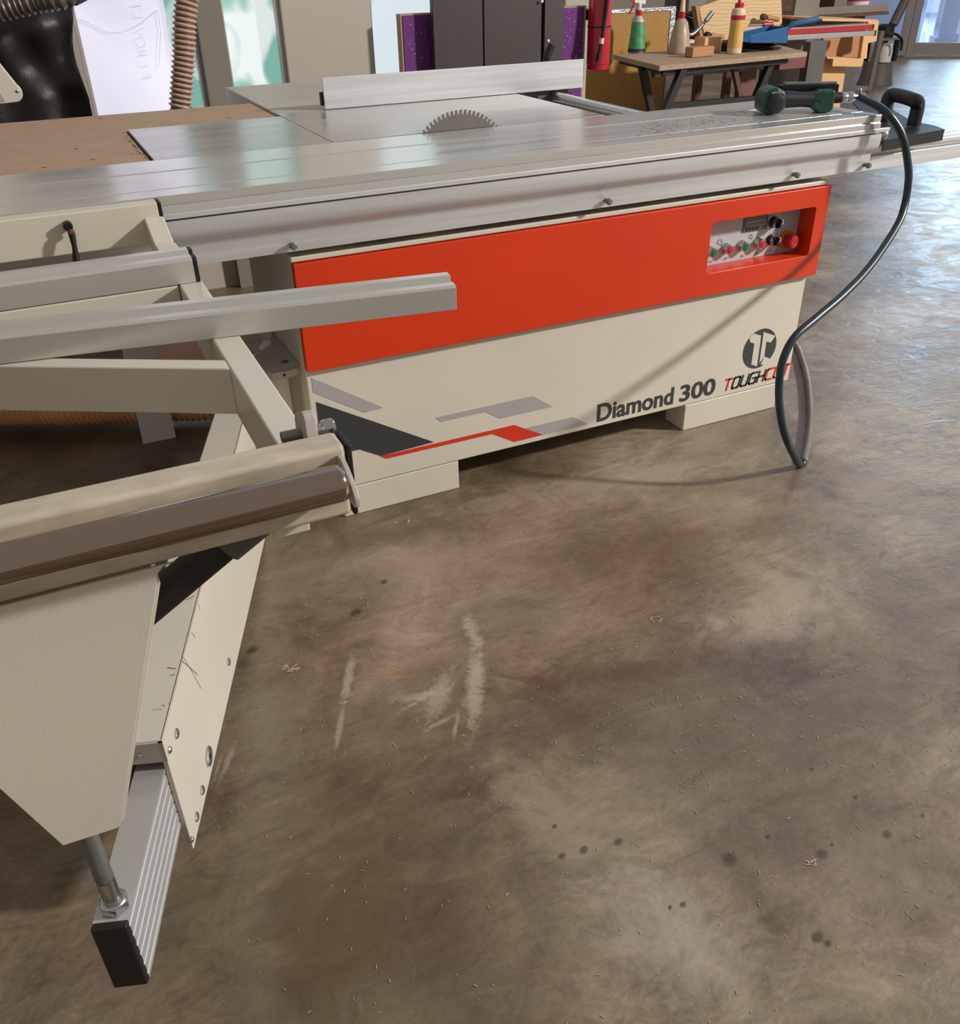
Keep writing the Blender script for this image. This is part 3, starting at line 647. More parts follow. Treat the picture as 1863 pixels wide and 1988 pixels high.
def armscrew(u, v, r, nm='screw'):
    d = _ray(u, v); n_ = pe; t_ = (A0+Vector((0, 0, 0))-CAM).dot(n_)/d.dot(n_); p = CAM+d*t_; b = MB()
    if nm == 'screw': b.lathe([(r, 0), (r, .002), (r*.7, .004), (r*.3, .0042), (r*.3, .003)], p, n_, 18); b.build('screw', 'zinc', arm, smooth=True)
    else: b.lathe([(r, 0), (r, .003), (r*.85, .005), (r*.8, .005), (r*.78, .003)], p, n_, 28, 0); b.lathe([(r*.75, .002), (r*.75, .0042)], p, n_, 28, 1); b.lathe([(r*.3, .002), (r*.3, .0046)], p, n_, 16, 2); b.build(nm, ['zinc', 'grey_dark', 'black'], arm, smooth=True)
for u, v, r in ((424, 1095, .008), (442, 1285, .008), (341, 1424, .008), (327, 1456, .0055), (391, 1534, .008), (380, 1586, .008), (370, 1630, .005)): armscrew(u, v, r)
armscrew(403, 1468, .017, 'round_plug')
p = A0+Vector((0, 0, 0)); d = _ray(272, 1467); t_ = (A0-dr_*.003-CAM).dot(dr_)/d.dot(dr_); p = CAM+d*t_
b = MB(); b.lathe([(.005, 0), (.005, .002), (.003, .004)], p, -dr_, 16); b.build('screw', 'zinc', arm, smooth=True)
def mark(pts, w_, nrm, m='scuff', par=None, nm='scuff_mark'):
    b = MB(); 
    for a_, c_ in zip(pts, pts[1:]): b.obox(a_+nrm*.0002, c_+nrm*.0002, w_, .0003, up=nrm)
    return b.build(nm, m, par)
M['scuff'] = mat('scuff_brown', srgb(120, 98, 82), .7)
for (u0, v0, u1, v1, w_) in ((353.6, 1284, 383, 1310, .0016), (355, 1275, 390, 1337, .0012), (384, 1172, 388, 1186, .0014), (372, 1228, 378, 1239, .0012), (326, 1364, 328, 1372, .001)):
    mark([onarm(u0, v0), onarm((u0+u1)/2+1, (v0+v1)/2), onarm(u1, v1)], w_, pe, par=arm)
for (u0, v0, u1, v1, w_) in ((361, 1165, 377, 1157, .0016), (303, 1197, 328, 1179, .0016), (325, 1296, 341, 1298, .002), (330, 1311, 339, 1310, .0012), (315, 1369, 320, 1370, .0012)):
    mark([AZ(u0, v0, zb), AZ((u0+u1)/2, (v0+v1)/2+.5, zb), AZ(u1, v1, zb)], w_, Vector((0, 0, 1)), par=arm)
# sliding bar inside the arm
zt2 = .288; C0 = Vector((-.572, -1.166, 0)); wb2 = .041; hb2 = .119
def bar_pt(l, s, z): return C0+dr_*l-pe*s+Vector((0, 0, z))
b = MB()
side = []   # right side with shallow grooves
zz = zt2-.006; side.append((0, zt2)); side.append((-.0, zt2-.004))
ng = 6
for k in range(ng):
    z1 = zt2-.010-k*(hb2-.02)/(ng-1); side += [(0, z1+.0030), (.0016, z1+.0016), (.0016, z1-.0016), (0, z1-.003)]
side += [(0, zt2-hb2), (wb2, zt2-hb2), (wb2, zt2)]
b.prism([bar_pt(.004, s, z) for s, z in side], dr_*.62); tb = b.build('telescopic_bar', 'alu_bar', saw, label='ribbed aluminium bar sliding out of the swing arm')
b = MB(); b.prism([bar_pt(-.006, -.0005, zt2+.0005), bar_pt(-.006, wb2+.0005, zt2+.0005), bar_pt(-.006, wb2+.0005, zt2-hb2), bar_pt(-.006, -.0005, zt2-hb2)], dr_*.010); b.build('end_cap', 'rubber', tb, .003, seg=3)
# pivot bracket beside the cabinet
zs = .425
pl = [AZ(583, 705, zs), AZ(578, 712, zs), AZ(560, 718, zs), AZ(528, 723, zs), AZ(498, 712, zs), AZ(498, 690, zs), AZ(525, 668, zs), Vector((-.001, .33, zs))]
pl[0].x = -.001
b = MB(); b.prism(pl, (0, 0, -.003)); b.prism([pl[1]+Vector((0, 0, 0)), pl[2], pl[3], pl[4], pl[4]+Vector((0, .003, 0)), pl[3]+Vector((0, .003, 0)), pl[2]+Vector((0, .003, 0)), pl[1]+Vector((0, .003, 0))], (0, 0, -.020))
pv = b.build('pivot_bracket', 'cream_shelf', saw, .001)
h_ = AZ(553, 702, zs); b = MB(); b.lathe([(.0, 0), (.010, .0003), (.010, .0004)], h_, (0, 0, 1), 20); b.build('bolt_hole', 'grey_dark', pv)
h_ = pl[2].lerp(pl[3], .3); b = MB(); b.lathe([(.0035, 0), (.0035, .0012)], h_+Vector((0, 0, -.011)), (0, -1, 0), 14); b.build('rivet_hole', 'black', pv)
b = MB(); b.box(-.075, -.028, .075, .16, .20, .404); b.build('pivot_post', 'cream', saw, .006)
b = MB(); b.prism([(-.026, .09, .16), (-.026, .15, .16), (0, .15, .16), (0, .09, .16)], (0, 0, .24)); b.build('hinge_plate', 'cream_shelf', saw)

# ================================================================== OUTRIGGER TABLE (crosscut frame)
ot = thing('crosscut_table', (-.27, -.6, .75), 'cream tube crosscut frame with chrome roller clamped to the saw slide', 'support table')
ZA = .80
XLo = -1.35
b = MB(); b.box(XLo, -.262, -.080, YF-.0065, .783, H-.0015); b.build('fence_beam', 'cream', ot, .003)
b = MB(); b.box(-.262, -.256, -.081, YF-.0065, .783, H-.001); b.build('end_cap', 'black', ot, .0015)
b = MB(); b.prism([AZ(0, 0, 0)*0+Vector((-.292, -.078, .833)), Vector((-.292, -.160, ZA+.006)), Vector((-.292, -.160, .76)), Vector((-.292, -.078, .785))], (.036, 0, 0)); 
b.box(-.290, -.252, -1.085, -.155, ZA-.072, ZA)
b.build('side_arm', 'cream', ot, .003)
# cross tube below first bar
b = MB(); b.box(XLo, -.291, -.425, -.375, .752, ZA-.001); b.build('cross_tube', 'cream', ot, .003)
# diagonal brace
f0, f1 = AZ(465, 715, ZA), AZ(25, 710, ZA); bk0, bk1 = AZ(441, 697, ZA), AZ(173, 692, ZA)
dfr = (f1-f0).normalized(); dbk = (bk1-bk0).normalized(); f1 = f0+dfr*1.0
off = (bk0-f0); pd = Vector((-dfr.y, dfr.x, 0)); wid = abs(off.dot(pd)); 
pd = pd if off.dot(pd) > 0 else -pd
hz = ZA-AY(454, 782, f0.y).z
g0 = f0+dfr*((-.2895-f0.x)/dfr.x); g1_ = f0+pd*wid; g1_ = g1_+dfr*((-.2895-g1_.x)/dfr.x); dz_ = Vector((0, 0, -.0006))
b = MB(); b.prism([g0+dz_, f1+dz_, f1+pd*wid+dz_, g1_+dz_], (0, 0, -.066)); b.build('diagonal_brace', 'cream', ot, .003)
# first support bar with end cap
def tbar(mb, o, d, Ln, wv, hv):
    s_ = Vector((-d.y, d.x, 0)); pf = [(0, 0), (0, hv-.006), (.004, hv-.004), (.006, hv-.004), (.010, hv), (.030, hv), (.032, hv-.003), (.038, hv-.003), (.040, hv+.004), (wv, hv+.004), (wv, 0)]
    mb.prism([o+s_*a+Vector((0, 0, c)) for a, c in pf], d*Ln)
yb1 = -.418
b = MB(); o_ = Vector((-1.35, yb1, ZA+.0005)); b_prof = [(0, 0), (0, .036), (.004, .040), (.020, .041), (.024, .037), (.030, .037), (.033, .045), (.052, .045), (.054, .040), (.054, 0)]
b.prism([Vector((XLo, yb1+.047+a-.054, ZA+.0005+c)) for a, c in b_prof], (-.262-XLo, 0, 0))
sb = b.build('support_bar', 'alu_bar', ot, .0008, seg=1, label='slotted aluminium bar with black end cap')
b = MB(); b.prism([Vector((-.262, yb1+.047+a-.054, ZA+.0002+c)) for a, c in b_prof], (.007, 0, 0)); b.build('end_cap', 'black', sb, .001)
# roller beam
yb0, yb2 = -1.180, -1.142
b = MB(); b.box(XLo, -.249, yb0, yb2, .772, .850)
b.build('roller_beam', 'cream_dirty', ot, .006, seg=3)
b = MB(); b.box(-.249, -.2435, yb0, yb2, .771, .8498); b.build('end_cap', 'black', ot, .002, seg=2)
# hinge lug with its clamping bolt behind the beam end
hl = AY(590, 850, yb2+.012); hr = AY(613, 850, yb2+.012); hb = AY(603, 838, yb2+.022)
b = MB(); b.prism([Vector((hl.x, y_, z_)) for y_, z_ in ((yb2+.0005, .790), (yb2+.0005, .864), (yb2+.004, .870), (yb2+.012, .871), (yb2+.040, .857), (yb2+.045, .850), (yb2+.045, .802))], (hr.x-hl.x, 0, 0)); b.build('hinge_lug', 'cream_shelf', ot, .0015)
b = MB(); b.cyl(Vector((AY(546, 848, hb.y).x, hb.y, hb.z)), Vector((hr.x, hb.y, hb.z)), .0062, 16); b.build('threaded_rod', 'dark_steel', ot, smooth=True)
b = MB(); b.cyl(Vector((hr.x, hb.y, hb.z)), Vector((hr.x+.004, hb.y, hb.z)), .0105, 20); b.lathe([(.006, 0), (.006, .005), (.0088, .006), (.0095, .008), (.0095, .017), (.008, .0185), (.005, .0185), (.005, .013)], Vector((hr.x+.004, hb.y, hb.z)), (1, 0, 0), 20); b.build('hinge_bolt', 'zinc', ot, smooth=True)
b = MB(); lb = AY(570, 1045, yb2+.02); b.box(lb.x-.022, lb.x+.016, yb2+.005, yb2+.03, .738, .772); b.build('lower_bracket', 'cream', ot, .002)
b = MB(); b.cyl((lb.x-.03, yb2+.02, .757), (lb.x-.022, yb2+.02, .757), .006); b.build('bracket_nut', 'dark_steel', ot, smooth=True)
# roller
rc = Vector((0, -1.2145, .8315)); rr_ = .0180
b = MB(); xr = -.262
b.lathe([(.010, 0), (rr_-.004, .001), (rr_-.001, .004), (rr_, .008), (rr_, 1.08)], Vector((xr, rc.y, rc.z)), (-1, 0, 0), 40); b.build('chrome_roller', 'chrome', ot, smooth=True, label='long polished chrome roller')
e_ = [(yb0, .842), (yb0-.010, .844), (-1.204, .838), (-1.220, .829), (-1.228, .818), (-1.228, .810), (-1.222, .806), (yb0, .806)]
b = MB(); b.prism([(-.2595, y, z) for y, z in e_], (.005, 0, 0)); ear = b.build('roller_bracket', 'cream_shelf', ot, .001)
b = MB(); b.cyl((-.263, rc.y, rc.z), (-.2597, rc.y, rc.z), .006); b.build('roller_axle', 'zinc', ot, smooth=True)
# leg plate down to the stud
lp = []
for u, v in ((690, 995),): pass
c0 = AY(300, 1098, yb0); 
pts = [(-.249, .772+.0), (-.443+.012, .772), (-.443, .762)]
pr1 = AY(233, 1600, yb0); pr2 = AY(122, 1640, yb0); pr3 = AY(0, 1530, yb0)
dl = Vector((pr3.x-pr2.x, 0, pr3.z-pr2.z)).normalized()
zl = .7705; leftx = pr2.x+dl.x/dl.z*(zl-pr2.z)
leg = [(-.425, .7705), (-.436, .769), (-.443, .762), (-.4455, .750), (pr1.x, pr1.z), (pr1.x-.003, pr1.z-.003), (pr2.x, pr2.z), (leftx, zl)]
b = MB(); b.prism([(x_, yb0-.0015, z_) for x_, z_ in leg], (0, .0035, 0))
b.prism([(-.4455, yb0+.0021, .750), (-.4415, yb0+.0021, .750), (pr1.x+.004, yb0+.0021, pr1.z), (pr1.x, yb0+.0021, pr1.z)], (0, .036, 0))
b.prism([(pr1.x, yb0+.0016, pr1.z-.001), (pr2.x, yb0+.0016, pr2.z), (pr2.x, yb0+.0016, pr2.z+.004), (pr1.x, yb0+.0016, pr1.z+.003)], (0, .036, 0))
b.build('leg_plate', 'cream', ot, .0008, seg=2)
st = Vector((-.582, -1.137, 0))
b = MB(); b.cyl(st+Vector((0, 0, .342)), st+Vector((0, 0, .49)), .0105, 24); b.build('stud', 'dark_steel', ot, smooth=True)
b = MB(); zz_ = [.289+.0018*i for i in range(30)]; b.tube([st+Vector((0, 0, z)) for z in zz_], [.0098+(.0006 if i % 2 else 0) for i in range(30)], 24); b.build('threaded_end', 'zinc', ot, smooth=True)
b = MB(); nut = [(st.x+.0175*math.cos(a), st.y+.0175*math.sin(a), 0.2885) for a in [pi/6+i*pi/3 for i in range(6)]]; b.prism(nut, (0, 0, .0125)); b.lathe([(.0165, 0), (.014, .003)], st+Vector((0, 0, .3009)), (0, 0, 1), 24); b.build('hex_nut', 'zinc', ot, .0012)
# dark tube under the beam
b = MB(); b.cyl((-.32, yb2+.03, .765), (-.52, yb2+.05, .63), .019, 24); b.build('damper_tube', 'rubber', ot, smooth=True)
b = MB(); b.cyl((-.300, yb2+.027, .778), (-.37, yb2+.035, .731), .023, 24); b.build('damper_sleeve', 'grey_dark', ot, smooth=True)
# clamp lever on the first beam
b = MB(); lv = AY(131, 437, -.0805); b.lathe([(.0085, 0), (.0085, .012), (.0075, .016)], lv, (0, -1, 0), 20, 0); b.lathe([(.006, .010), (.0065, .020), (.004, .023)], lv+Vector((.003, 0, -.010)), (0, -1, 0), 20, 1)
b.tube([lv+Vector((.003, -.02, -.012)), lv+Vector((.002, -.024, -.035)), lv+Vector((-.001, -.026, -.060))], [.0062, .0045, .0065], 14, 0)
b.build('clamp_lever', ['black', 'rust'], ot, smooth=True)

# ================================================================== loose bar lying across the frame
e0, e1 = AZ(887, 602, ZA), AZ(0, 708, ZA); e0 = Vector((e0.x, e0.y, ZA+.0005)); e1 = Vector((e1.x, e1.y, ZA+.0005))
dv = (e0-e1).normalized(); s_ = Vector((-dv.y, dv.x, 0)); e1 = e0-dv*1.35
zf = .0365
pfb = [(0, 0), (0, zf-.003), (.003, zf), (.018, zf+.0005), (.021, zf-.002), (.030, zf-.002), (.033, zf+.006), (.050, zf+.006), (.052, zf+.002), (.052, 0)]
b = MB(); b.prism([e1+s_*a+Vector((0, 0, c)) for a, c in pfb], dv*1.35)
lb_ = b.build('aluminium_bar', 'alu_bar', None, .0008, seg=1)
tag(lb_, 'loose bare aluminium bar lying aslant across the cream frame, end over the orange cover', 'bar')

# fibreboard outfeed table
of = thing('outfeed_board', (-.5, .8, 0), 'brown fibreboard outfeed surface around the steel side table', 'work board')
b = MB(); zt3 = H-.004
b.prism([(-2.2, .358, zt3), (-.212, .358, zt3), (-.212, .858, zt3), (.213, .858, zt3), (.213, 1.20, zt3), (-2.2, 1.20, zt3)], (0, 0, -.025)); b.build('board', 'mdf', of, .0015)
b = MB()
b.box(-1.94, -1.9, 1.15, 1.19, 0, zt3-.025); b.build('leg', 'cream', of)
b = MB(); b.box(-1.9, -1.86, .40, .44, 0, zt3-.025); b.build('leg', 'cream', of)
# rear upright strip (white)
us = thing('upright_strip', (-.31, .72, 0), 'white flat steel upright with one hole, behind the crosscut frame', 'upright')
b = MB(); s0, s1 = AY(275, 850, .70), AY(340, 842, .70); t0, t1 = AY(222, 596, .70), AY(292, 590, .70)
b.prism([(s0.x, .70, .001), (s1.x, .70, .001), (s1.x, .70, t1.z), (s1.x-.09, .70, t1.z)], (0, .003, 0)); b.build('strip', 'white_card', us)
hh_ = AY(328, 793, .699); b = MB(); b.lathe([(.005, 0), (.005, .001)], hh_, (0, -1, 0), 14); b.build('hole', 'black', us)
# little white bracket at the shelf
wb = AY(520, 660, .10); b = MB(); b.prism([AY(514, 661, .25), AY(537, 661, .25), AY(516, 690, .25), AY(502, 676, .25)], (0, .002, 0)); bo = b.build('white_bracket', 'white_card', saw, label='small white angle tab above the pivot bracket')
# hanging black dust port seen through the frame
# amber dust hose on the floor under the frame
hz_ = .075
pa = [Vector((-1.3, 1.15, hz_)), AZ(-40, 795, hz_), AZ(150, 790, hz_), AZ(300, 783, hz_), AZ(430, 775, hz_), Vector((.02, .80, hz_+.04)), Vector((.10, .72, hz_+.08))]
pp_, rr2 = corrugated(pa, .055, .017, .0035); b = MB(); b.tube(pp_, rr2, 28); 
tag(b.build('dust_hose', 'duct_amber', None, smooth='full'), 'amber ribbed dust hose lying on the floor under the saw frame', 'hose')
# scrap boards on the floor behind
b = MB(); p0, p1, p2, p3 = AZ(300, 712, .0), AZ(430, 712, 0), AZ(410, 655, 0), AZ(300, 600, 0)
M['pinkish'] = mat('pinkish_board', srgb(176, 132, 112), .7, noise=.1, nscale=6)
b.prism([p0, p1, AZ(400, 575, 0), AZ(290, 575, 0)], (0, 0, .012)); b.v = [(x_, y_, z_+.0005) for x_, y_, z_ in b.v]
tag(b.build('floor_board', 'pinkish', None, .001), 'pinkish flat board lying on the floor behind the white upright', 'board')

# ================================================================== BACKGROUND LEFT
# black plastic sheet hanging beside the window
yb_ = WY-.10
def sheet(name, fn, nu, nv, m, th=.002):
    b = MB(); vs = []
    for i in range(nu+1):
        for j in range(nv+1): vs.append(fn(i/nu, j/nv))
    f_ = [(i*(nv+1)+j, (i+1)*(nv+1)+j, (i+1)*(nv+1)+j+1, i*(nv+1)+j+1) for i in range(nu) for j in range(nv)]
    b.add(vs, f_); o = b.build(name, m, None, smooth='full'); md_ = o.modifiers.new('s', 'SOLIDIFY'); md_.thickness = th; return o
def bagfn(s, t_):
    u = -220+s*(220+142+40*t_-(14*math.sin(pi*min(1, t_*1.3))))
    v = 10+t_*235
    p = AY(u, v, yb_)
    if t_ > .8: p.z = p.z*(1-(t_-.8)/.2)+.004*(t_-.8)/.2
    r = .03*math.sin(5*s+2.2*t_)*math.sin(3*t_+s)+.018*math.sin(13*s*t_+3)+.012*math.sin(23*s-8*t_)
    return (p.x, yb_+r, p.z)
tag(sheet('plastic_sheet', bagfn, 50, 40, 'bag'), 'crumpled black plastic sheet hanging left of the white window', 'plastic sheet')
p_, r_ = corrugated([AY(-160, 30, 1.75), AY(-40, 24, 1.72), AY(30, 10, 1.7), AY(70, 0, 1.68), AY(135, -14, 1.66), AY(180, -60, 1.85), Vector((.05, 2.09, 1.5))], .036, .020, .004); b = MB(); b.tube(p_, r_, 24)
tag(b.build('flexible_duct', 'duct_dark', None, smooth='full'), 'dark ribbed flexible duct crossing the top left corner', 'hose')
ga = thing('guard_arm', AY(10, 190, 1.45), 'cream rounded arm end with a screw, at the left edge before the black sheet', 'machine arm')
yg = 1.45
rc_ = AY(26, 181, yg); R_ = AY(44, 181, yg).x-rc_.x
arc = [rc_+Vector((R_*math.cos(a), 0, R_*math.sin(a))) for a in [-pi/2+.15+i*(pi*.72)/12 for i in range(13)]]
b = MB(); b.prism(arc+[AY(0, 124, yg), AY(-90, 60, yg), AY(-90, 206, yg), AY(0, 202, yg), AY(12, 201, yg)], (0, .05, 0)); b.build('arm_plate', 'cream', ga, .003)
b = MB(); b.lathe([(.005, 0), (.005, .002), (.003, .003)], AY(33.5, 177, yg), (0, -1, 0), 14); b.build('screw', 'zinc', ga)
b = MB(); g0, g1, g2 = AY(-6, 170, yg-.002), AY(10, 197, yg-.002), AY(-30, 200, yg-.002); b.prism([g0, g1, g2], (0, .002, 0)); b.build('scale_label', 'ink_grey', ga)
pp0 = AY(-80, 130, yg); b = MB(); b.box(pp0.x-.07, pp0.x-.01, yg+.055, yg+.115, .001, 1.75); b.build('post', 'cream', ga, .003)
b = MB(); b.lathe([(R_*.75, 0), (R_*.75, .03)], AY(22, 184, yg+.052), (0, 1, 0), 24); b.build('hub', 'cream_shelf', ga)
# beige ribbed hose hanging in front of the window
hy_ = 1.72
path = [AY(372, -60, hy_), AY(362, 0, hy_), AY(358, 50, hy_), AY(357, 110, hy_), AY(353, 165, hy_), AY(350, 210, hy_), AY(346, 250, hy_), Vector((-.16, hy_, .56)), Vector((-.40, hy_, .40)), Vector((-.75, hy_, .16)), Vector((-1.2, hy_, .075))]
rad = (AY(378, 150, hy_).x-AY(332, 150, hy_).x)/2-.004
p_, r_ = corrugated(path, rad, .0175, .005)
b = MB(); seg_ = 24; b.tube(p_, r_, seg_)
for i in range(len(p_)-1):
    if i % 6 in (2, 3):
        for k in range(seg_): b.m[i*seg_+k] = 0
    else:
        for k in range(seg_): b.m[i*seg_+k] = 1
tag(b.build('dust_duct', ['duct_rib', 'duct'], None, smooth='full'), 'brown and pink ribbed dust duct hanging before the window', 'hose')

# purple foam sheet and dark panel
yp = 1.98
pa_, pb_ = AY(777, 29, yp), AY(1137, 10, yp)
ps = thing('foam_sheet', ((pa_.x+pb_.x)/2, yp, 0), 'purple glittery foam sheet standing behind the dark brown panel', 'foam sheet')
zp = (pa_.z+pb_.z)/2
b = MB(); b.box(pa_.x+.006, pb_.x-.006, yp, yp+.05, .002, zp-.006); b.build('sheet', 'purple', ps, .004)
b = MB(); b.box(pa_.x, pa_.x+.0055, yp+.003, yp+.05, .002, zp); b.box(pb_.x-.0055, pb_.x+.004, yp+.003, yp+.05, .002, zp); b.box(pa_.x+.006, pb_.x-.006, yp+.003, yp+.05, zp-.0055, zp); b.build('cut_edge', 'foam_edge', ps)
def purple():
    m = M['purple']; nt = m.node_tree; bs = nt.nodes['Principled BSDF']
    v = nt.nodes.new('ShaderNodeTexVoronoi'); v.inputs['Scale'].default_value = 70; v.inputs['Randomness'].default_value = 1
    tc = nt.nodes.new('ShaderNodeTexCoord'); nt.links.new(tc.outputs['Object'], v.inputs['Vector'])
    r = nt.nodes.new('ShaderNodeValToRGB'); r.color_ramp.elements[0].position = .10; r.color_ramp.elements[0].color = srgb(220, 180, 226); r.color_ramp.elements[1].position = .16; r.color_ramp.elements[1].color = srgb(100, 42, 112)
    nt.links.new(v.outputs['Distance'], r.inputs[0]); nt.links.new(r.outputs[0], bs.inputs['Base Color'])
purple()
yd = 1.92
d0, d1 = AY(843, 100, yd), AY(1091, 60, yd)
dp = thing('brown_board', ((d0.x+d1.x)/2, yd, 0), 'tall dark brown panel with a centre groove standing behind the rip fence', 'board')
xm = AY(938, 60, yd).x; xr_ = AY(1053, 60, yd).x
b = MB(); b.box(d0.x, xm-.004, yd, yd+.03, .001, 1.5); b.box(xm+.004, xr_-.004, yd, yd+.03, .001, 1.5); b.box(xm-.004, xm+.004, yd+.006, yd+.03, .001, 1.5); b.build('board', 'dkpanel', dp, .002)
b = MB(); b.box(xr_+.003, d1.x, yd-.012, yd+.03, .001, 1.5); b.box(xr_-.004, xr_+.003, yd+.01, yd+.03, .001, 1.5); b.build('edge_strip', 'dkpanel', dp, .002)
for u, v in ((1064, 79), (1052, 2)):
    b = MB(); b.lathe([(.006, 0), (.006, .003)], AY(u, v, yd-.0125), (0, -1, 0), 14); b.build('screw', 'white_pl', dp)
# fire extinguisher on the wall end
ye = 1.95; xe_ = (AY(1140, 80, ye).x+AY(1176, 80, ye).x)/2+.01; re = .052; zbt = AY(1155, 136, ye).z
fx = thing('fire_extinguisher', (xe_, ye, zbt), 'red fire extinguisher with a black hose hanging beside the purple foam', 'fire extinguisher')
b = MB(); b.lathe([(re*.86, 0), (re*.95, .003), (re*.96, .024), (re, .026), (re, .40), (re*.8, .44), (re*.35, .47), (re*.35, .5)], (xe_, ye, zbt), (0, 0, 1), 32); b.build('cylinder', 'fire_red', fx, smooth=True)
b = MB(); b.lathe([(re+.0015, 0), (re+.0015, .006)], (xe_, ye, AY(1155, 53, ye).z), (0, 0, 1), 32); b.build('band', 'black', fx, smooth=True)
b = MB(); hx = [AY(u, v, ye-re-.012) for u, v in ((1181, -60), (1179, 0), (1173, 45), (1168, 78), (1163, 103))]; b.tube(catmull(hx, 6), .008, 12); b.build('hose', 'black', fx, smooth=True)
b = MB(); b.cyl(hx[3]+Vector((0, 0, .008)), hx[3]+Vector((-.003, 0, -.014)), .0105); b.build('hose_collar', 'white_pl', fx, smooth=True)
b = MB(); b.cyl(hx[4], hx[4]+Vector((-.006, 0, -.035)), .009, r2=.011); b.build('nozzle', 'black', fx, smooth=True)
b = MB(); b.box(xe_-.05, xe_+.05, ye+re*.9, WY-.001, zbt+.2, zbt+.24); b.build('wall_hook', 'black', fx)

# ================================================================== BENCH AND WHAT STANDS ON IT
ZB = .75
by0, by1 = 2.145, 2.785
yf_ = thing('yellow_foam_board', (2.9, 3.1, 0), 'yellow ochre foam board with silver taped edge behind the trestle bench', 'foam board')
yy = 3.06; y0_, y1_ = AY(1168, 20, yy), AY(1316, 12, yy)
b = MB(); b.box(AY(1120, 20, yy).x, AY(1302, 12, yy).x, yy, yy+.06, .002, y0_.z-.02); b.build('board', 'yfoam', yf_, .004)
b = MB(); b.box(AY(1302, 12, yy).x+.001, AY(1312, 12, yy).x, yy-.004, yy+.06, .002, y1_.z); b.box(AY(1120, 20, yy).x, AY(1312, 12, yy).x, yy-.003, yy+.06, y0_.z-.019, y0_.z); b.build('tape', ['foil'], yf_, .002)
bn = thing('trestle_bench', (3., 2.4, 0), 'chipboard topped trestle bench on splayed black steel legs', 'workbench')
c1, c2, c3, c4 = AZ(1280, 128, ZB), AZ(1567, 101, ZB), AZ(1500, 86, ZB), AZ(1190, 106, ZB)
b = MB(); b.prism([c1, c2, c3+Vector((.03, .02, 0)), c4+Vector((.0, .0, 0))], (0, 0, -.024)); b.build('bench_top', 'chip', bn, .002)
b = MB(); b.obox(c4+Vector((.06, .0, -.036)), c1+Vector((.06, .03, -.036)), .03, .022); b.obox(c1+Vector((.0, .05, -.04)), c2+Vector((-.1, .05, -.04)), .03, .03); b.build('under_rail', 'blacksteel', bn)
def bleg(u0, v0, u1, v1, y_, w_=.035, m='blacksteel'):
    a = AY(u0, v0, y_); c = AY(u1, v1, y_); d = c-a; c = a+d*(a.z-.001)/(a.z-c.z); b = MB(); b.obox(a, c, w_, w_, up=(0, 1, 0)); return b.build('leg', m, bn)
bleg(1246, 128, 1263, 212, 2.5); bleg(1326, 130, 1292, 212, 2.25); bleg(1494, 126, 1462, 200, 2.36); bleg(1424, 130, 1438, 198, 2.35, .028, 'rust')
b = MB(); a_ = AY(1300, 205, 2.25); c_ = AY(1470, 190, 2.27); b.obox(a_, c_, .025, .025); b.build('cross_rail', 'blacksteel', bn)
b = MB(); b.obox(AY(1326, 142, 2.4), AY(1480, 128, 2.45), .02, .03); b.build('pipe_rail', 'grey_steel', bn)

def on(u, v): return AZ(u, v, ZB)      # a spot on the bench top
def spray(u, v, h, body, lbl, label, cat='bottle', trig='red_btn', grp=None, back=False):
    p = on(u, v); k = h; o = thing('spray_bottle', p, label, cat)
    b = MB(); b.lathe([(.040*k, 0), (.044*k, .004*k), (.043*k, .02*k), (.035*k, .09*k), (.027*k, .145*k), (.015*k, .165*k), (.012*k, .17*k)], p+Vector((0, 0, .0005)), (0, 0, 1), 24, 0)
    b.build('bottle', body, o, smooth=True)
    b = MB(); b.lathe([(.0435*k, .022*k), (.0350*k, .10*k), (.0295*k, .14*k)], p+Vector((0, -.001, 0)), (0, 0, 1), 24); b.build('label_sleeve', lbl, o, smooth=True)
    b = MB(); b.lathe([(.0446*k, .006*k), (.0436*k, .022*k)], p, (0, 0, 1), 24); b.build('label_base', 'navy', o, smooth=True) if lbl != body else None
    b = MB(); b.lathe([(.0145*k, .165*k), (.0145*k, .19*k)], p, (0, 0, 1), 20); b.build('collar', trig, o, smooth=True)
    b = MB(); b.lathe([(.011*k, .19*k), (.010*k, .225*k), (.008*k, .23*k)], p, (0, 0, 1), 16); b.obox(p+Vector((-.035*k, 0, .235*k)), p+Vector((.03*k, 0, .225*k)), .018*k, .022*k)
    b.build('spray_head', 'white_pl', o, .002)
    b = MB(); b.tube(catmull([p+Vector((-.028*k, 0, .228*k)), p+Vector((-.042*k, 0, .20*k)), p+Vector((-.058*k, 0, .175*k))], 5), .005*k, 10); b.obox(p+Vector((-.035*k, 0, .237*k)), p+Vector((-.058*k, 0, .245*k)), .014*k, .016*k); b.build('trigger', trig, o, smooth=True)
    return o
spray(1235, 103, 1.12, 'clear_pl', 'green_lbl', 'spray bottle with green label and red trigger at the bench corner')
p = on(1243, 105)+Vector((.06, .142, 0)); o = thing('spare_bottle', p, 'clear grey bottle with red collar standing behind the green spray bottle', 'bottle')
b = MB(); b.lathe([(.030, 0), (.034, .004), (.034, .14), (.030, .165), (.014, .19)], p+Vector((0, 0, .0005)), (0, 0, 1), 24); b.build('bottle', 'clear_pl', o, smooth=True)
b = MB(); b.lathe([(.014, .1905), (.014, .215)], p, (0, 0, 1), 18); b.build('cap', 'red_btn', o, smooth=True)
p = on(1317, 104); o = thing('squeeze_bottle', p, 'dusty brown conical bottle with red collar left of the wooden blocks', 'bottle')
